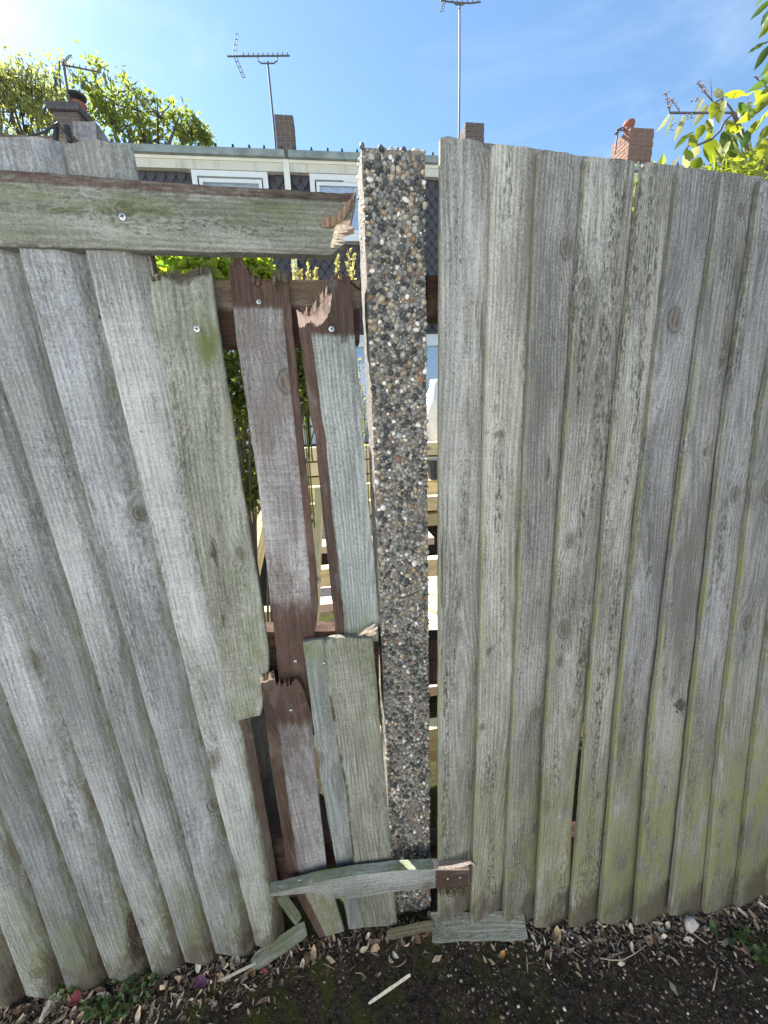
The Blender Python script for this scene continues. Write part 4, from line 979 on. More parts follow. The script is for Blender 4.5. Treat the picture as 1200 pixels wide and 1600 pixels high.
def tree(label, Y, blobs, per, size, mat, name='tree', twig=0, droop=.3, elong=2.0):
    P_ = []; cs = []
    for (x, y, r_) in blobs:
        c = at(x, y, Y); sc_ = np.dot(c - CC, CF) / F_PX; cs.append((c, r_ * sc_))
    base = np.mean([c for c, _ in cs], 0); t_ = thing(name, label, 'tree', (base[0], Y, 0), 0, None)
    tr = MB(); tr.tube([(base[0], Y, -.1), (base[0] + .1, Y, base[2] * .4), (base[0], Y, base[2] - .3)], [.28, .2, .1], 10)
    for c, r_ in cs: tr.tube([(base[0], Y, base[2] * .6), tuple((np.array([base[0], Y, base[2] * .8]) + c) / 2 + rng.normal(size=3) * .15), tuple(c + np.array([0, 0, r_ * .7]))], [.09, .05, .012], 6)
    for c, r_ in cs:                                                # clumps of leaves on sprays inside each lobe
        ncl = max(6, int(per / 26 * .8))
        for _ in range(ncl):
            v = rng.normal(size=3); v /= np.linalg.norm(v); q = c + v * r_ * rng.uniform(.25, 1.1) ** .7
            cl = q + rng.normal(size=(26, 3)) * np.array([.14, .14, .17]) * max(.5, r_)
            P_.append(cl)
            if rng.random() < .5: tr.tube([tuple(c), tuple((c + q) / 2 + rng.normal(size=3) * .06), tuple(q + v * .15)], [.025, .014, .005], 4)
    tr.build('trunk', M_BARK, t_, T(0, 0, 0), smooth=True)
    P_ = np.concatenate(P_)
    leaf_cards('crown', P_ , rng.uniform(size * .6, size * 1.4, len(P_)), mat, t_, droop, elong)
    return t_
tree('bushy yellow green tree rising over the roof left of the aerial', 12.5, [(150, 140, 34), (178, 155, 40), (215, 172, 38), (250, 185, 34), (285, 198, 26), (312, 215, 16), (190, 205, 50), (240, 220, 45), (130, 175, 40)], 400, .075, LEAF_A)
tr2 = tree('feathery pale tree with thin bare twigs at the far left', 13.5, [(20, 175, 45), (60, 165, 40), (95, 170, 36), (40, 200, 50), (-20, 185, 60), (90, 205, 40), (0, 140, 25)], 330, .062, LEAF_B, droop=1.2, elong=2.6)
tw = MB(); tl = []; td = []
for _ in range(46):
    x0_, y0_ = random.uniform(-10, 95), random.uniform(95, 165)
    p = at(x0_, y0_ + 40, 13.2); pts = [p]
    q = at(x0_ + random.uniform(-14, 10), y0_ - random.uniform(5, 25), 13.2 + random.uniform(-.8, .8)); e_ = at(x0_ + random.uniform(-30, 28), y0_ + random.uniform(-8, 22), 13.2 + random.uniform(-.8, .8))
    for f_ in np.linspace(.15, 1, 7):
        pts.append((1 - f_) ** 2 * p + 2 * f_ * (1 - f_) * (q * 1.0) + f_ * f_ * e_)
    tw.tube(pts, [.022 - .0025 * i for i in range(8)], 4)
    for pq in pts[3:]:
        for _k in range(7): tl.append(pq + rng.normal(size=3) * .13)
tw.build('twigs', M_BARK, tr2, T(0, 0, 0)); leaf_cards('crown', np.array(tl), rng.uniform(.03, .07, len(tl)), LEAF_B, tr2, 1.5, 2.4)

# ------------------------------------------------------------------ the neighbour's fence end and cable behind the left panel
nf = thing('side_fence', 'grey side fence end with a sloped top rising behind the left panel', 'fence', (at(140, 400, .22)[0], .22, 0))
b1 = board('board', nf, W_COOL, [(113, 189), (140, 420)], [(149, 190), (176, 420)], [(113, 189), (149, 190)], [(140, 420), (176, 420)], .22, 0, .012, .01, .02, .02, nx=10, nz=30)
b2 = board('board', nf, W_COOL, [(148, 191), (175, 420)], [(174, 226), (205, 420)], [(148, 191), (156, 199), (174, 226)], [(175, 420), (205, 420)], .222, 0, .004, .004, .016, .016, nx=10, nz=30)
hboard('rail', nf, W_RAIL, [(-60, 206), (-60, 232)], [(113, 209), (113, 234)], [(-60, 206), (0, 209), (60, 211), (113, 210)], [(-60, 232), (113, 234)], .12, 0, .03, nx=8, nz=30)
lowp = MB(); lowp.box((-1.2, .225, -.05), (-.36, .245, 1.0)); lowp.build('panel', W_COOL, nf, T(0, 0, 0))
cab = MB(); Yc = .07
cab.tube([at(x, y, Yc) for x, y in ((-10, 216), (15, 219), (45, 214), (70, 206), (86, 196), (90, 192), (93, 198), (100, 206), (112, 221))], .0018, 5)
cab.tube([at(x, y, Yc + .01) for x, y in ((88, 190), (88, 205), (87, 222))], .004, 5); cab.tube([at(x, y, Yc + .01) for x, y in ((104, 196), (107, 210), (109, 222))], .0045, 5)
tag(cab.build('cable', M_DARK, None), 'thin dark cable looped along the top behind the left panel', 'cable')

# ------------------------------------------------------------------ garden seen through the gaps
bed = thing('raised_bed', 'raised bed walled with stacked new timber sleepers', 'raised bed', (.1, 2.4, 0))
sl_top = [1.12, 1.0, .88, .76, .64, .5]
for z in sl_top:
    b = MB(); b.box((-.75, 2.4, z - .11), (2.2, 2.52, z - .004)); o = b.build('sleeper', M_PINE, None)
    # board grain runs along the sleeper: its own z axis lies along x
    R90 = Matrix.Rotation(math.radians(90), 4, 'Y'); o.data.transform(R90.inverted()); o.parent = bed; o.matrix_basis = wmat(bed).inverted() @ R90
b = MB(); b.box((-.75, 2.525, 0), (2.2, 3.6, 1.07)); b.build('soil', simple('bed_soil', (.05, .038, .03), .95, .4, 40, .8, .01), bed, T(0, 0, 0))
fr_t = thing('timber_frame', 'new pale pine frame of joists standing in the garden behind the gap', 'timber frame', (0, .9, 0))
def joist(p0, p1, wd, ht):
    p0, p1 = Vector(p0), Vector(p1); z = (p1 - p0); L_ = z.length; z.normalize()
    up = Vector((0, 0, 1)) if abs(z.z) < .9 else Vector((0, 1, 0)); x = up.cross(z).normalized(); y = z.cross(x)
    b = MB(); b.box((-wd / 2, -ht / 2, 0), (wd / 2, ht / 2, L_))
    return b.build('joist', M_PINE, fr_t, Matrix([[x[i], y[i], z[i], p0[i]] for i in range(3)] + [[0, 0, 0, 1]]))
joist((-.75, .37, .19), (1.3, .37, .19), .05, .14); joist((-.75, 1.0, .40), (-.30, 1.0, .40), .06, .12)
joist((-.35, 1.2, .52), (1.2, 1.2, .52), .06, .10); joist((-.7, 1.6, .79), (1.2, 1.6, .79), .06, .09); joist((-.7, 1.9, .85), (1.2, 1.9, .85), .06, .08)
q0, q1 = at(394, 900, .8), at(412, 820, 1.0); joist(tuple(q0 - (q1 - q0) * .6), tuple(q1 + (q1 - q0) * .8), .03, .09)
q0, q1 = at(494, 905, .75), at(499, 765, .95); joist(tuple(q0 - (q1 - q0) * .6), tuple(q1), .03, .045)
q0, q1 = at(674, 985, .55), at(678, 905, .9); joist(tuple(q0 - (q1 - q0) * .1), tuple(q1), .12, .03)
for q, (x, y, z) in enumerate([(-.35, .8, .12), (.12, .75, .1), (-.35, 1.3, .3), (.12, 1.3, .3), (.12, 1.75, .5), (-.35, 1.75, .5)]):
    sb = MB(); sb.box((x, y, z - .05), (x + .44, y + .42, z)); 
    tag(sb.build('paving_slab', simple('pink_slab_%d' % q, (.5, .41, .37), .9, .15, 20, .3), None), 'pinkish paving slab lying within the new timber frame', 'slab', 'pinkish paving slabs laid in the garden')
# white rubble sack on the bed
sk = MB(); c0 = at(690, 630, 2.62); prof = []
vs = []; fs = []; K = 20; Hh = 13
for j in range(Hh + 1):
    t_ = j / Hh; rr = .19 * (1 - .35 * t_ ** 2.2) * (.9 + .2 * math.sin(3.0 * t_ + .4))
    for i in range(K):
        a = 2 * PI * i / K; n_ = .03 * mnoise.noise(Vector((math.cos(a) * 2, math.sin(a) * 2, t_ * 4)))
        vs.append((c0[0] + .03 + (rr + n_) * math.cos(a), 2.72 + (rr * .75 + n_) * math.sin(a), 1.06 + t_ * .58))
for j in range(Hh):
    for i in range(K): fs.append((j * K + i, j * K + (i + 1) % K, (j + 1) * K + (i + 1) % K, (j + 1) * K + i))
fs.append(tuple(Hh * K + i for i in range(K))); sk.add(vs, fs)
tag(sk.build('rubble_sack', simple('white_woven_sack', (.78, .75, .7), .7, .12, 9, .4), None, smooth=True), 'white woven sack standing beyond the fence right of the pebbled post', 'sack')
bk = MB(); c0 = at(678, 722, 1.95); bk.lathe([(.07, 0), (.085, .12), (.09, .125), (.09, .14), (.08, .14)], 14, T(c0[0] + .02, 1.9, .895))
tag(bk.build('bucket', M_DARK, None), 'small black bucket on the timber frame behind the post', 'bucket')

def shrub(name, label, cat, Y0, Y1, blobs, per, size, mat, dirs=None, droop=.2, stems=True, elong=1.7):
    P_ = []; s_ = MB()
    base = at(blobs[0][0], blobs[0][1], (Y0 + Y1) / 2); t_ = thing(name, label, cat, (base[0], (Y0 + Y1) / 2, 0))
    for (x, y, r_) in blobs:
        Y = random.uniform(Y0, Y1); c = at(x, y, Y); sc_ = np.dot(c - CC, CF) / F_PX
        q = c + rng.normal(size=(per, 3)) * r_ * sc_ * .55
        P_.append(q)
        for k in range(4): s_.tube([(base[0] + random.uniform(-.05, .05), (Y0 + Y1) / 2, 0), tuple((c + np.array([base[0], Y, c[2] * .3])) / 2), tuple(q[k])], [.006, .004, .0012], 5)
    P_ = np.concatenate(P_); P_ = P_[P_[:, 1] > .09]
    s_.build('stems', M_BARK, t_, T(0, 0, 0)); leaf_cards('foliage', P_, rng.uniform(size * .6, size * 1.3, len(P_)), mat, t_, droop, elong)
    return t_
shrub('garden_shrub', 'bright leafy shrub filling the opening under the horizontal plank', 'shrub', .45, .75, [(270, 415, 30), (300, 408, 26), (330, 420, 28), (370, 412, 26), (400, 425, 18), (300, 440, 40), (350, 450, 40)], 420, .022, LEAF_C)
shrub('garden_shrub', 'dark ivy like shrub seen in the slit beside the broad buff board', 'shrub', .35, .7, [(350, 570, 36), (365, 620, 34), (370, 670, 34), (378, 720, 30), (385, 770, 26), (470, 570, 30), (474, 620, 24), (430, 600, 50)], 420, .016, LEAF_D)
def spikes(label, spots):
    base = at(*spots[0][:2], spots[0][3]); t_ = thing('flowering_plant', label, 'plant', (base[0], base[1], 0))
    st = MB()
    for (x, y, h, Y) in spots:
        P_ = []; dd = []
        top = at(x, y, Y); bot = at(x + random.uniform(-6, 6), y + h, Y)
        st.tube([tuple(bot - np.array([0, 0, .5])), tuple(bot), tuple(top)], [.003, .002, .0008], 5)
        for k in range(46):
            f_ = random.random(); a = random.uniform(0, 2 * PI); p = bot + (top - bot) * f_
            P_.append(p); dd.append((math.cos(a) * .8, math.sin(a) * .8, .9))
        leaf_cards('flower_spike', np.array(P_), rng.uniform(.006, .012, len(P_)), LEAF_Y, t_, 0, 1.6, np.array(dd))
    st.build('stems', simple('green_stem', (.2, .24, .06), .7), t_, T(0, 0, 0))
spikes('pale yellow flower spikes in front of the dark tiles under the plank', [(459, 398, 70, .6), (482, 399, 70, .62), (492, 420, 60, .58), (527, 405, 60, .6), (546, 388, 70, .62), (553, 400, 70, .58), (470, 425, 50, .6)])
spikes('yellow flowering plant behind the slit between the two broken boards', [(466, 545, 60, .8), (472, 560, 70, .8), (478, 590, 60, .85), (562, 560, 80, .9), (566, 600, 80, .9), (566, 640, 70, .9)])
shrub('garden_shrub', 'yellow leafed shrub showing through the slit in the right panel', 'shrub', .3, .6, [(1000, 330, 26), (996, 380, 26), (990, 430, 24), (1010, 300, 20)], 260, .02, LEAF_A)

hdg = thing('shade_hedge', 'added unseen dark hedge across the lane', 'shade_hedge', (5, -3.3, 0))  # unseen foliage added behind the camera to weaken light from the right
P_ = np.stack([rng.uniform(-.2, 9, 9000), rng.uniform(-3.5, -3.0, 9000), rng.uniform(0, 2.4, 9000)], 1)
leaf_cards('foliage', P_, rng.uniform(.05, .09, 9000), LEAF_D, hdg); hb = MB(); hb.box((-.2, -3.45, -.01), (9, -3.15, 2.3)); hb.build('branches', M_BARK, hdg, T(0, 0, 0))

# ------------------------------------------------------------------ the overhanging shrub at the right
big_s = thing('overhanging_shrub', 'tall shrub with long backlit leaves hanging over the right fence', 'shrub', (at(1180, 200, .45)[0], .45, 0))
LG = [leaf_mat('long_leaf_yellow', (.16, .21, .025), (.26, .27, .04), .6, (1.5, 1.5, .5)), leaf_mat('long_leaf_green', (.06, .1, .02), (.09, .14, .03), .35), leaf_mat('long_leaf_pale', (.3, .31, .16), (.38, .36, .2), .45, (1.2, 1.2, .9)), leaf_mat('long_leaf_amber', (.36, .2, .03), (.3, .22, .03), .5, (1.3, 1.2, .8))]
def Z(x, y): return 1000 + x / 5.335, y / 5.335
def blade_mesh(p0, p1, wd, bend=.15, fold=.25, n=7):
    p0, p1 = np.array(p0), np.array(p1); d_ = p1 - p0; L_ = np.linalg.norm(d_); d_ /= L_
    view = CC - (p0 + p1) / 2; view /= np.linalg.norm(view)
    view = view + rng.normal(size=3) * .35
    x = np.cross(d_, view); x /= np.linalg.norm(x); nn = np.cross(x, d_)
    vs = []
    for i in range(n + 1):
        t_ = i / n; wv = wd * .5 * math.sin(PI * min(1, t_ * .97 + .03)) ** .75 * (1.15 - .3 * t_)
        c = p0 + d_ * L_ * t_ + nn * (-bend * L_ * (t_ - .5) ** 2 + bend * L_ * .25)
        for q in (-1, 0, 1): vs.append(c + x * wv * q + nn * (wv * fold * abs(q) + .0012 * math.sin(t_ * 17 + q)))
    fs = [(i * 3 + j, i * 3 + j + 1, i * 3 + 4 + j, i * 3 + 3 + j) for i in range(n) for j in range(2)]
    return vs, fs
LV = [((620, 850), (590, 1000), 90, 0), ((690, 830), (660, 1030), 80, 0), ((560, 870), (440, 1060), 55, 2), ((530, 820), (460, 950), 40, 2), ((250, 945), (135, 1100), 36, 2), ((280, 950), (190, 1165), 20, 2), ((370, 960), (285, 1185), 45, 2),
      ((700, 790), (880, 780), 50, 0), ((620, 750), (700, 815), 50, 2), ((780, 970), (905, 895), 80, 0), ((690, 1100), (820, 1330), 115, 1), ((560, 1150), (600, 1370), 110, 0), ((640, 1190), (690, 1370), 80, 2), ((450, 1100), (285, 1255), 60, 0),
      ((480, 1210), (420, 1330), 80, 2), ((500, 1310), (450, 1420), 100, 0), ((370, 1280), (400, 1400), 60, 2), ((330, 1310), (265, 1395), 40, 3), ((1090, 0), (920, 165), 45, 1), ((1090, 110), (1000, 295), 60, 1), ((1050, 355), (890, 450), 36, 1), ((1080, 380), (950, 590), 60, 1),
      ((1000, 720), (850, 790), 40, 0), ((1090, 710), (940, 880), 70, 0), ((1090, 800), (900, 1000), 70, 0), ((960, 930), (800, 1030), 70, 0), ((1090, 930), (950, 1120), 80, 0), ((860, 1060), (740, 1080), 60, 0), ((1040, 1440), (960, 1525), 60, 2),
      ((520, 1040), (470, 1170), 70, 0), ((600, 1060), (540, 1160), 70, 0), ((420, 1130), (470, 1230), 60, 0), ((830, 1080), (850, 1180), 60, 1), ((900, 850), (960, 960), 50, 1), ((1000, 1000), (900, 1130), 60, 0), ((1090, 1050), (980, 1180), 70, 0), ((1067, 1150), (1000, 1330), 80, 0), ((960, 760), (1060, 850), 60, 0), ((560, 1000), (600, 1110), 60, 0), ((380, 1240), (440, 1330), 70, 1),
      ((1100, 60), (1010, 230), 55, 1), ((1100, 200), (985, 330), 50, 0), ((1100, 470), (1000, 640), 60, 1), ((1100, 560), (1035, 720), 60, 0), ((1100, 640), (900, 760), 60, 1), ((1060, -40), (960, 60), 45, 1), ((820, 860), (880, 980), 60, 1), ((720, 1010), (790, 1120), 60, 0), ((900, 1090), (850, 1240), 70, 1), ((1000, 1180), (930, 1330), 70, 0), ((740, 1180), (700, 1310), 60, 0)]
for (a, b_, wz, mi) in LV:
    Y = random.uniform(.35, .55); p0, p1 = at(*Z(*a), Y), at(*Z(*b_), Y + random.uniform(-.05, .03)); sc_ = np.dot(p0 - CC, CF) / F_PX
    vs, fs = blade_mesh(p0, p1, wz / 5.335 * sc_)
    link('leaf', mesh('leaf', vs, fs), LG[mi], big_s, T(0, 0, 0), smooth=True)
st = MB()
for pts, r_ in ([[(1180, 1500), (900, 1250), (780, 940)], .006], [[(780, 940), (600, 940), (420, 942), (250, 940)], .003], [[(250, 940), (232, 860), (215, 770)], .0016], [[(620, 860), (550, 780), (480, 680)], .002], [[(780, 940), (740, 880), (680, 820), (620, 860)], .0025], [[(780, 940), (700, 1020), (670, 1090)], .003],
                [[(670, 1090), (600, 1160), (480, 1210)], .003], [[(1180, 820), (1067, 740), (1010, 690), (955, 635)], .0018], [[(1180, 300), (1080, 340), (1040, 360)], .002], [[(1300, 1500), (1200, 900), (1150, 300), (1120, -40)], .006], [[(330, 930), (300, 880), (255, 830)], .0012], [[(600, 830), (590, 700), (592, 660)], .001]):
    st.tube([at(*Z(*p), .45) for p in pts], r_, 6)
st.build('stem', simple('shrub_stem', (.13, .11, .13), .8), big_s, T(0, 0, 0))
budm = simple('grey_bud', (.27, .24, .27), .8)
for (a, b_, n_) in (((480, 680), (560, 790), 26), ((215, 770), (250, 930), 16), ((260, 830), (330, 920), 8), ((955, 635), (1010, 690), 8), ((440, 850), (480, 830), 8), ((420, 960), (400, 1000), 6), ((290, 1010), (270, 1080), 5), ((380, 1210), (400, 1240), 6), ((880, 830), (920, 870), 8)):
    bd_ = MB()
    for k in range(n_):
        f_ = random.random(); x = a[0] + (b_[0] - a[0]) * f_ + random.uniform(-26, 26) * (1 - .5 * f_); y = a[1] + (b_[1] - a[1]) * f_ + random.uniform(-14, 14)
        p = at(*Z(x, y), .45 + random.uniform(-.02, .02)); bd_.tube([tuple(p), tuple(p + np.array([.002, 0, .0045]))], [.0024, .0011], 5)
    bd_.build('bud_cluster', budm, big_s, T(0, 0, 0))['kind'] = 'stuff'

gb = MB()
for _ in range(420):
    x, y = random.uniform(480, 1150), random.uniform(1240, 1560)
    if y < 1480 - (x - 480) * .40: continue
    p0 = at(*Z(x, y), random.uniform(.35, .7)); d_ = np.array([random.uniform(-1, .6), random.uniform(-.4, .4), random.uniform(-.3, .8)]); d_ /= np.linalg.norm(d_)
    vs, fs = blade_mesh(p0, p0 + d_ * random.uniform(.03, .1), random.uniform(.004, .009), .4, .2, 4); gb.add(vs, fs)
gb.build('foliage', leaf_mat('bright_blade', (.18, .23, .03), (.28, .3, .06), .5, (1.25, 1.3, .6)), big_s, T(0, 0, 0), smooth=True)
# ------------------------------------------------------------------ litter, stones, moss and weeds along the foot of the fence
def gpos(px, py, dz=0.0):
    p = atz(px, py, 0.0); z = ground_z(p[0], p[1]); p = atz(px, py, z + dz); return p
def foot_y(px): return np.interp(px, [0, 100, 240, 400, 450, 540, 660, 830, 1050, 1200], [1556, 1548, 1520, 1470, 1470, 1452, 1446, 1452, 1432, 1398])
# stones
def foot(x): return -.012 - .14 * min(max(x - .05, 0), .74)
def scatter(n_, ymin, ymax, xr=(-1.2, 1.5), bias=1.0):
    out = []
    while len(out) < n_:
        x = random.uniform(*xr); y = ymax - (ymax - ymin) * random.random() ** bias
        y += foot(x) * .9 if x > 0 else 0
        out.append((x, y, ground_z(x, y)))
    return np.array(out)
g1 = scatter(5200, -.42, -.012, bias=1.5)
keep = np.array([mnoise.noise(Vector((x * 5, y * 5, 3))) + .35 + .5 * (x > .1) > random.random() * 1.1 for x, y, z in g1]); g1 = g1[keep]
r1 = np.abs(rng.normal(.0012, .0016, len(g1))) + .0011
GM = [PEB[1], simple('gravel_grey', (.2, .17, .15), .6, .3, 180), simple('gravel_stone', (.34, .28, .24), .6, .3, 180), PEB[4], PEB[5], PEB[7], simple('gravel_pink', (.3, .19, .16), .6, .3, 180)]
join_stones('gravel', g1 + np.stack([0 * r1, 0 * r1, r1 * .25], 1), r1, rng.choice(7, len(g1), p=[.3, .22, .14, .1, .1, .06, .08]), GM, TPL1, IF1, None, .7)
g3 = scatter(1500, -.10, -.0, (.28, 1.4), 1.3); r3 = np.abs(rng.normal(.0022, .001, len(g3))) + .001
join_stones('gravel', g3 + np.stack([0 * r3, 0 * r3, r3 * .3], 1), r3, rng.choice(7, len(g3), p=[.15, .2, .2, .17, .14, .04, .10]), GM, TPL1, IF1, None, .7)
g2 = scatter(15000, -.42, -.005, bias=1.2)
join_stones('soil', g2, rng.uniform(.0008, .0032, len(g2)), rng.choice(3, len(g2), p=[.6, .3, .1]), [simple('soil_crumb', (.035, .026, .02), .95), simple('soil_crumb_brown', (.085, .058, .04), .95), simple('soil_crumb_pale', (.17, .13, .095), .95)], TPL1, IF1, None, .8)
# flakes of bark and dead leaf
fl = MB(); flm = []
FM = [simple('flake_dark', (.05, .036, .028), .9, .4, 200), simple('flake_brown', (.14, .09, .06), .9, .4, 200), simple('flake_tan', (.33, .25, .17), .85, .3, 200), simple('flake_pale', (.52, .44, .34), .85, .25, 200)]
for _ in range(5200):
    x = random.uniform(-1.2, 1.5) if random.random() < .6 else random.choice([random.uniform(-1.1, -.35), random.uniform(.3, 1.2)]); y = foot(x) - abs(random.gauss(0, .055 if x > .15 or x < -.35 else .035)); z = ground_z(x, y) + random.uniform(.001, .008)
    a = random.uniform(0, 2 * PI); l_ = random.uniform(.005, .021) * (1.0 if random.random() < .85 else 1.7); wv = l_ * random.uniform(.15, .5)
    M_ = T(x, y, z) @ Matrix.Rotation(a, 4, 'Z') @ Matrix.Rotation(random.gauss(0, .5), 4, 'X') @ Matrix.Rotation(random.gauss(0, .35), 4, 'Y')
    vs = [(-l_ / 2, 0, 0), (-l_ * .1, wv / 2, .002), (l_ / 2, 0, .001), (l_ * .1, -wv / 2, .002)]
    fl.add([tuple(M_ @ Vector(v)) for v in vs], [(0, 1, 2), (0, 2, 3)], random.choices(range(4), [.3, .32, .26, .12])[0])
tag(fl.build('leaf_litter', FM, None), kind='stuff')
# moss
ms = MB()
def mossy(x, y): return mnoise.fractal(Vector((x * 9, y * 9, 4.2)), 1.0, 2.0, 3)
cnt = 0
while cnt < 15000:
    x = random.uniform(-.75, .75); y = random.uniform(-.42, -.03)
    if x > .12 and random.random() < .85: cnt += .3; continue
    if mossy(x, y) < random.uniform(-.25, .25) + (.2 if y > -.07 else 0): cnt += .2; continue
    z = ground_z(x, y); h = random.uniform(.002, .0055); a = random.uniform(0, 2 * PI); lean = random.uniform(0, .7) * h; wv = .0007
    dx, dy = math.cos(a), math.sin(a)
    ms.add([(x - dy * wv, y + dx * wv, z - .001), (x + dy * wv, y - dx * wv, z - .001), (x + dx * lean, y + dy * lean, z + h)], [(0, 1, 2)], 0); cnt += 1
tag(ms.build('moss', leaf_mat('moss_green', (.03, .036, .006), (.12, .12, .022), .2), None), kind='stuff')

# fallen leaves, each by itself
LMATS = {'tan': simple('leaf_tan', (.36, .25, .16), .75, .35, 90, .4), 'buff': simple('leaf_buff', (.55, .44, .31), .75, .3, 90, .4), 'brown': simple('leaf_brown', (.13, .08, .05), .8, .35, 90, .4), 'pale': simple('leaf_pale', (.62, .55, .44), .75, .25, 90, .4),
         'red': simple('leaf_red', (.42, .09, .10), .6, .3, 90, .3), 'purple': simple('leaf_purple', (.16, .07, .12), .6, .3, 90, .3), 'orange': simple('leaf_orange', (.42, .2, .06), .7, .3, 90, .3), 'pink': simple('leaf_pink', (.6, .38, .28), .7, .25, 90, .3), 'green': simple('leaf_green', (.05, .09, .03), .55, .35, 90, .3)}
def leaf_tpl(seed, ln, wd, curl, fold):
    r_ = random.Random(seed); vs = []; n = 7
    for i in range(n + 1):
        t_ = i / n; wv = wd / 2 * math.sin(PI * (t_ * .96 + .02)) ** .7 * (1.12 - .3 * t_)
        for q in (-1, -.5, 0, .5, 1):
            vs.append((wv * q, ln * (t_ - .5), curl * ln * (t_ - .5) ** 2 + fold * wv * abs(q) + r_.uniform(-.02, .02) * wd + .05 * wd * math.sin(t_ * 9 + q * 2)))
    return vs, [(i * 5 + j, i * 5 + j + 1, i * 5 + 6 + j, i * 5 + 5 + j) for i in range(n) for j in range(4)]
LT = {}
def leaf_on_ground(px, py, kind, ln, label, group=None, wr=.5, curl=None, dz=.006, rot=None, tilt=.35):
    key = (kind, round(ln * 250), round(wr * 5), random.randint(0, 2))
    if key not in LT:
        vs, fs = leaf_tpl(len(LT), ln, ln * wr, random.uniform(.3, 1.6) if curl is None else curl, random.uniform(.1, .6))
        me = mesh('fallen_leaf', vs, fs); me.materials.append(LMATS[kind]); me.polygons.foreach_set('use_smooth', [True] * len(me.polygons)); LT[key] = me
    p = gpos(px, py, dz)
    o = link('fallen_leaf', LT[key], None, None, T(*p) @ Matrix.Rotation(rot if rot is not None else random.uniform(0, 6.28), 4, 'Z') @ Matrix.Rotation(random.gauss(.25, tilt), 4, 'X') @ Matrix.Rotation(random.gauss(0, tilt), 4, 'Y'))
    return tag(o, label, 'leaf', group)
for (px, py, kd_, ln, lb, wr, tl_) in [
    (118, 1564, 'red', .034, 'red fallen leaf in the litter under the left boards', .75, .2), (413, 1518, 'red', .016, 'small red leaf beside the mossy offcut', .7, .2), (313, 1537, 'purple', .032, 'dark purple fallen leaf below the leaning boards', .8, .2),
    (310, 1508, 'pale', .026, 'pale curled leaf just behind the purple leaf', .55, .2), (569, 1484, 'buff', .022, 'cream leaf on dark soil below the short patch boards', .55, .2), (632, 1478, 'pink', .032, 'pinkish pointed leaf standing up below the pebbled post', .5, .5),
    (616, 1492, 'pale', .02, 'small cream leaf left of the pinkish pointed leaf', .5, .2), (621, 1464, 'tan', .024, 'tan leaf lying against the dark offcut under the post', .45, .2), (784, 1492, 'orange', .022, 'orange brown leaf on bare soil under the pale bottom board', .55, .2),
    (590, 1526, 'tan', .018, 'brown leaf just above the pale split stick', .5, .2), (258, 1545, 'buff', .034, 'ragged buff leaf between the weeds and purple leaf', .5, .4), (490, 1490, 'tan', .03, 'curled tan leaf below the broken reddish board', .5, .5),
    (1148, 1476, 'green', .034, 'green fallen leaf among stones near the right edge', .6, .2), (1114, 1452, 'green', .04, 'long dark green leaf right of the white stone', .4, .2), (1182, 1486, 'green', .026, 'small green leaf at the right edge of the litter', .7, .2), (1158, 1482, 'tan', .026, 'narrow tan leaf hanging over the green leaf', .25, .3),
    (972, 1506, 'pale', .018, 'pale leaf speared by the thin forked twig', .45, .2), (83, 1536, 'green', .028, 'green leaf at the foot of the far left boards', .7, .3)]:
    leaf_on_ground(px, py, kd_, ln, lb, None, wr, None, .017, None, tl_)
kinds = [('tan', 'dry tan'), ('buff', 'dry buff'), ('brown', 'dark brown dead'), ('pale', 'bleached pale')]
zones = [(0, 130, 'under the far left boards'), (130, 400, 'below the leaning boards'), (400, 680, 'below the broken gap'), (840, 1030, 'below the middle of the right panel'), (1030, 1200, 'near the white stone')]
zw = [.28, .30, .12, .14, .16]
for i in range(150):
    za, zb, zt = random.choices(zones, zw)[0]; px = random.uniform(za, zb)
    py = foot_y(px) + 6 + abs(random.gauss(0, 26 if px < 400 else 20))
    if px < 400: py = min(py, 1598)
    kd_, lb = random.choices(kinds, [.34, .26, .2, .2])[0]; ln = random.choice([.013, .017, .022, .028, .034])
    sz = 'small' if ln < .018 else 'large'
    leaf_on_ground(px, py, kd_, ln, '%s %s leaf in the litter %s' % (sz, lb, zt), '%s %s leaves %s' % (sz, lb, zt), random.choice([.3, .42, .55]), None, random.uniform(.003, .012), None, .5)
# twigs
TWM = [simple('twig_brown', (.15, .1, .07), .85), simple('twig_pale', (.45, .36, .27), .85)]
def twig(pts, r_, mat, label, group=None):
    b = MB(); b.tube([gpos(x, y, .006 + .004 * math.sin(i * 1.7)) for i, (x, y) in enumerate(pts)], [r_ * (1 - .1 * i) for i in range(len(pts))], 5)
    return tag(b.build('twig', mat, None, smooth=True), label, 'twig', group)
twig([(938, 1497), (955, 1500), (973, 1500), (992, 1490), (1010, 1477)], .0016, TWM[1], 'thin curved pale twig on the soil below the right panel')
twig([(1070, 1450), (1088, 1462), (1105, 1475)], .0016, TWM[1], 'pale straight twig below the white stone')
twig([(1130, 1425), (1150, 1445), (1175, 1470), (1199, 1492)], .0014, TWM[0], 'long brown twig crossing the litter at the right edge')
twig([(1114, 1548), (1118, 1530), (1121, 1512)], .0016, TWM[1], 'short pale twig standing below the green leaf')
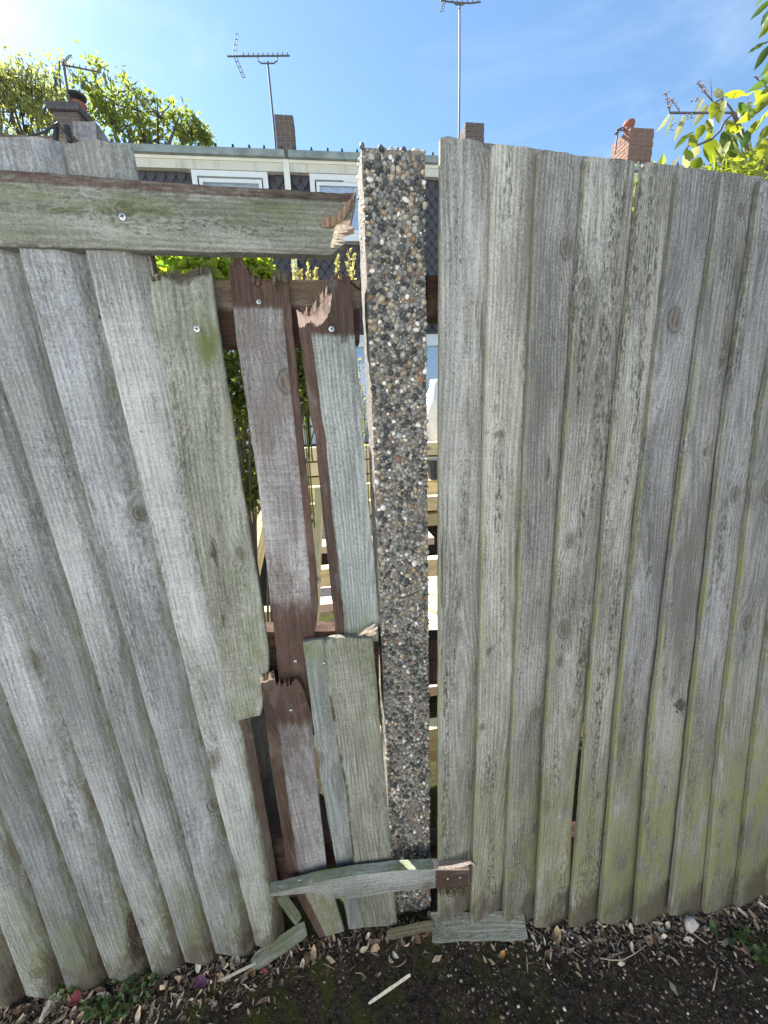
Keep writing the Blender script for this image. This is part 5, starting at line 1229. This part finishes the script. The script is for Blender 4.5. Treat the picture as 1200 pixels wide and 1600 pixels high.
for i in range(34):
    px = random.choice([random.uniform(0, 420), random.uniform(430, 680), random.uniform(820, 1195), random.uniform(820, 1195)]); py = foot_y(px) + 8 + abs(random.gauss(0, 30)); a = random.uniform(0, PI); l_ = random.uniform(14, 46)
    pts = [(px + math.cos(a) * l_ * f_ + random.uniform(-3, 3), min(1600, py + math.sin(a) * l_ * .6 * f_ + random.uniform(-3, 3))) for f_ in (0, .33, .66, 1)]
    k_ = random.random() < .5
    wh = 'under the leaning boards' if px < 425 else 'below the broken gap' if px < 700 else 'below the right panel' if px < 1010 else 'at the right end of the fence'
    twig(pts, random.uniform(.0006, .0013), TWM[int(k_)], 'fine %s dead stem in the litter %s' % ('pale' if k_ else 'brown', wh), 'fine %s dead stems %s' % ('pale' if k_ else 'brown', wh))
# the white stone
p = gpos(1080, 1446, .012)
so = link('stone', mesh('stone', stone_v(IV, 77, .3, .8) * np.array([.018, .014, .03]), IF), simple('white_stone', (.55, .52, .47), .85, .25, 60, .5, .002), None, T(*p) @ Matrix.Rotation(-.25, 4, 'Y'), smooth=True)
tag(so, 'white wedge shaped stone against the foot of the right panel', 'stone')
# weeds
WEED = leaf_mat('weed_leaf', (.045, .09, .025), (.1, .15, .05), .3)
def weed(label, spots, size, hang=0):
    base = gpos(*spots[0]); t_ = thing('weed', label, 'weed', base); st = MB(); P_ = []; dd = []
    for (x, y) in spots:
        g = gpos(x, y)
        for k in range(7):
            a = random.uniform(0, 2 * PI); h = random.uniform(.01, .035) ; q = g + np.array([math.cos(a) * h * .8, math.sin(a) * h * .5 - .006, h])
            st.tube([tuple(g), tuple((g + q) / 2 + np.array([0, 0, .004])), tuple(q)], .0005, 4)
            for j in range(2): P_.append(q); dd.append((math.cos(a + j * 2.5), math.sin(a + j * 2.5), .2))
    st.build('stems', simple('weed_stem', (.12, .14, .05), .8), t_, T(0, 0, 0))
    leaf_cards('leaves', np.array(P_), rng.uniform(size * .6, size * 1.3, len(P_)), WEED, t_, 0, 1.1, np.array(dd))
weed('low green weed growing below the dried root tuft', [(198, 1535), (215, 1545), (188, 1555), (235, 1530), (205, 1570), (160, 1575), (225, 1560)], .010)
weed('small round leaved weed in the corner of two leaning boards', [(300, 1478), (312, 1472), (322, 1482), (330, 1488)], .010)
weed('bright green seedling at the bottom left in the litter', [(150, 1570), (162, 1582), (185, 1588)], .013)
weed('green weed at the foot of the far left boards', [(100, 1540), (112, 1548), (80, 1545)], .012)
weed('green weed clump at the right edge of the litter', [(1150, 1460), (1172, 1478), (1190, 1500)], .014)
dt = thing('dry_weed', 'dried brown root tuft clinging between two leaning boards', 'dry weed', gpos(205, 1520)); dm = MB()
for _ in range(80):
    x, y = random.gauss(207, 4), random.uniform(1418, 1490); p = at(x, y, -.022); pts = [p]
    for k in range(3): p = p + np.array([random.uniform(-.012, .012), random.uniform(-.006, .003), -random.uniform(.006, .02)]); pts.append(p)
    dm.tube(pts, [.0009, .0008, .0006, .0003], 4)
o = dm.build('stems', simple('dry_root', (.085, .055, .04), .9, .4, 200), dt, T(0, 0, 0))
for _bi, _n, _c in ((6, 70, (1061, 1103)),):
    dm = MB()
    for _ in range(_n):
        yb, k = r_plane(_bi); p = at(random.gauss(_c[0], 3.5), random.gauss(_c[1], 4), yb - .010, k); q = p + rng.normal(size=3) * .006; q[1] = min(q[1], p[1])
        dm.tube([tuple(p), tuple(q)], [.0013, .0004], 4)
    o = dm.build('moss_tuft', simple('nest_moss', (.1, .09, .075), .95), right_boards[_bi], None); o['kind'] = 'stuff'
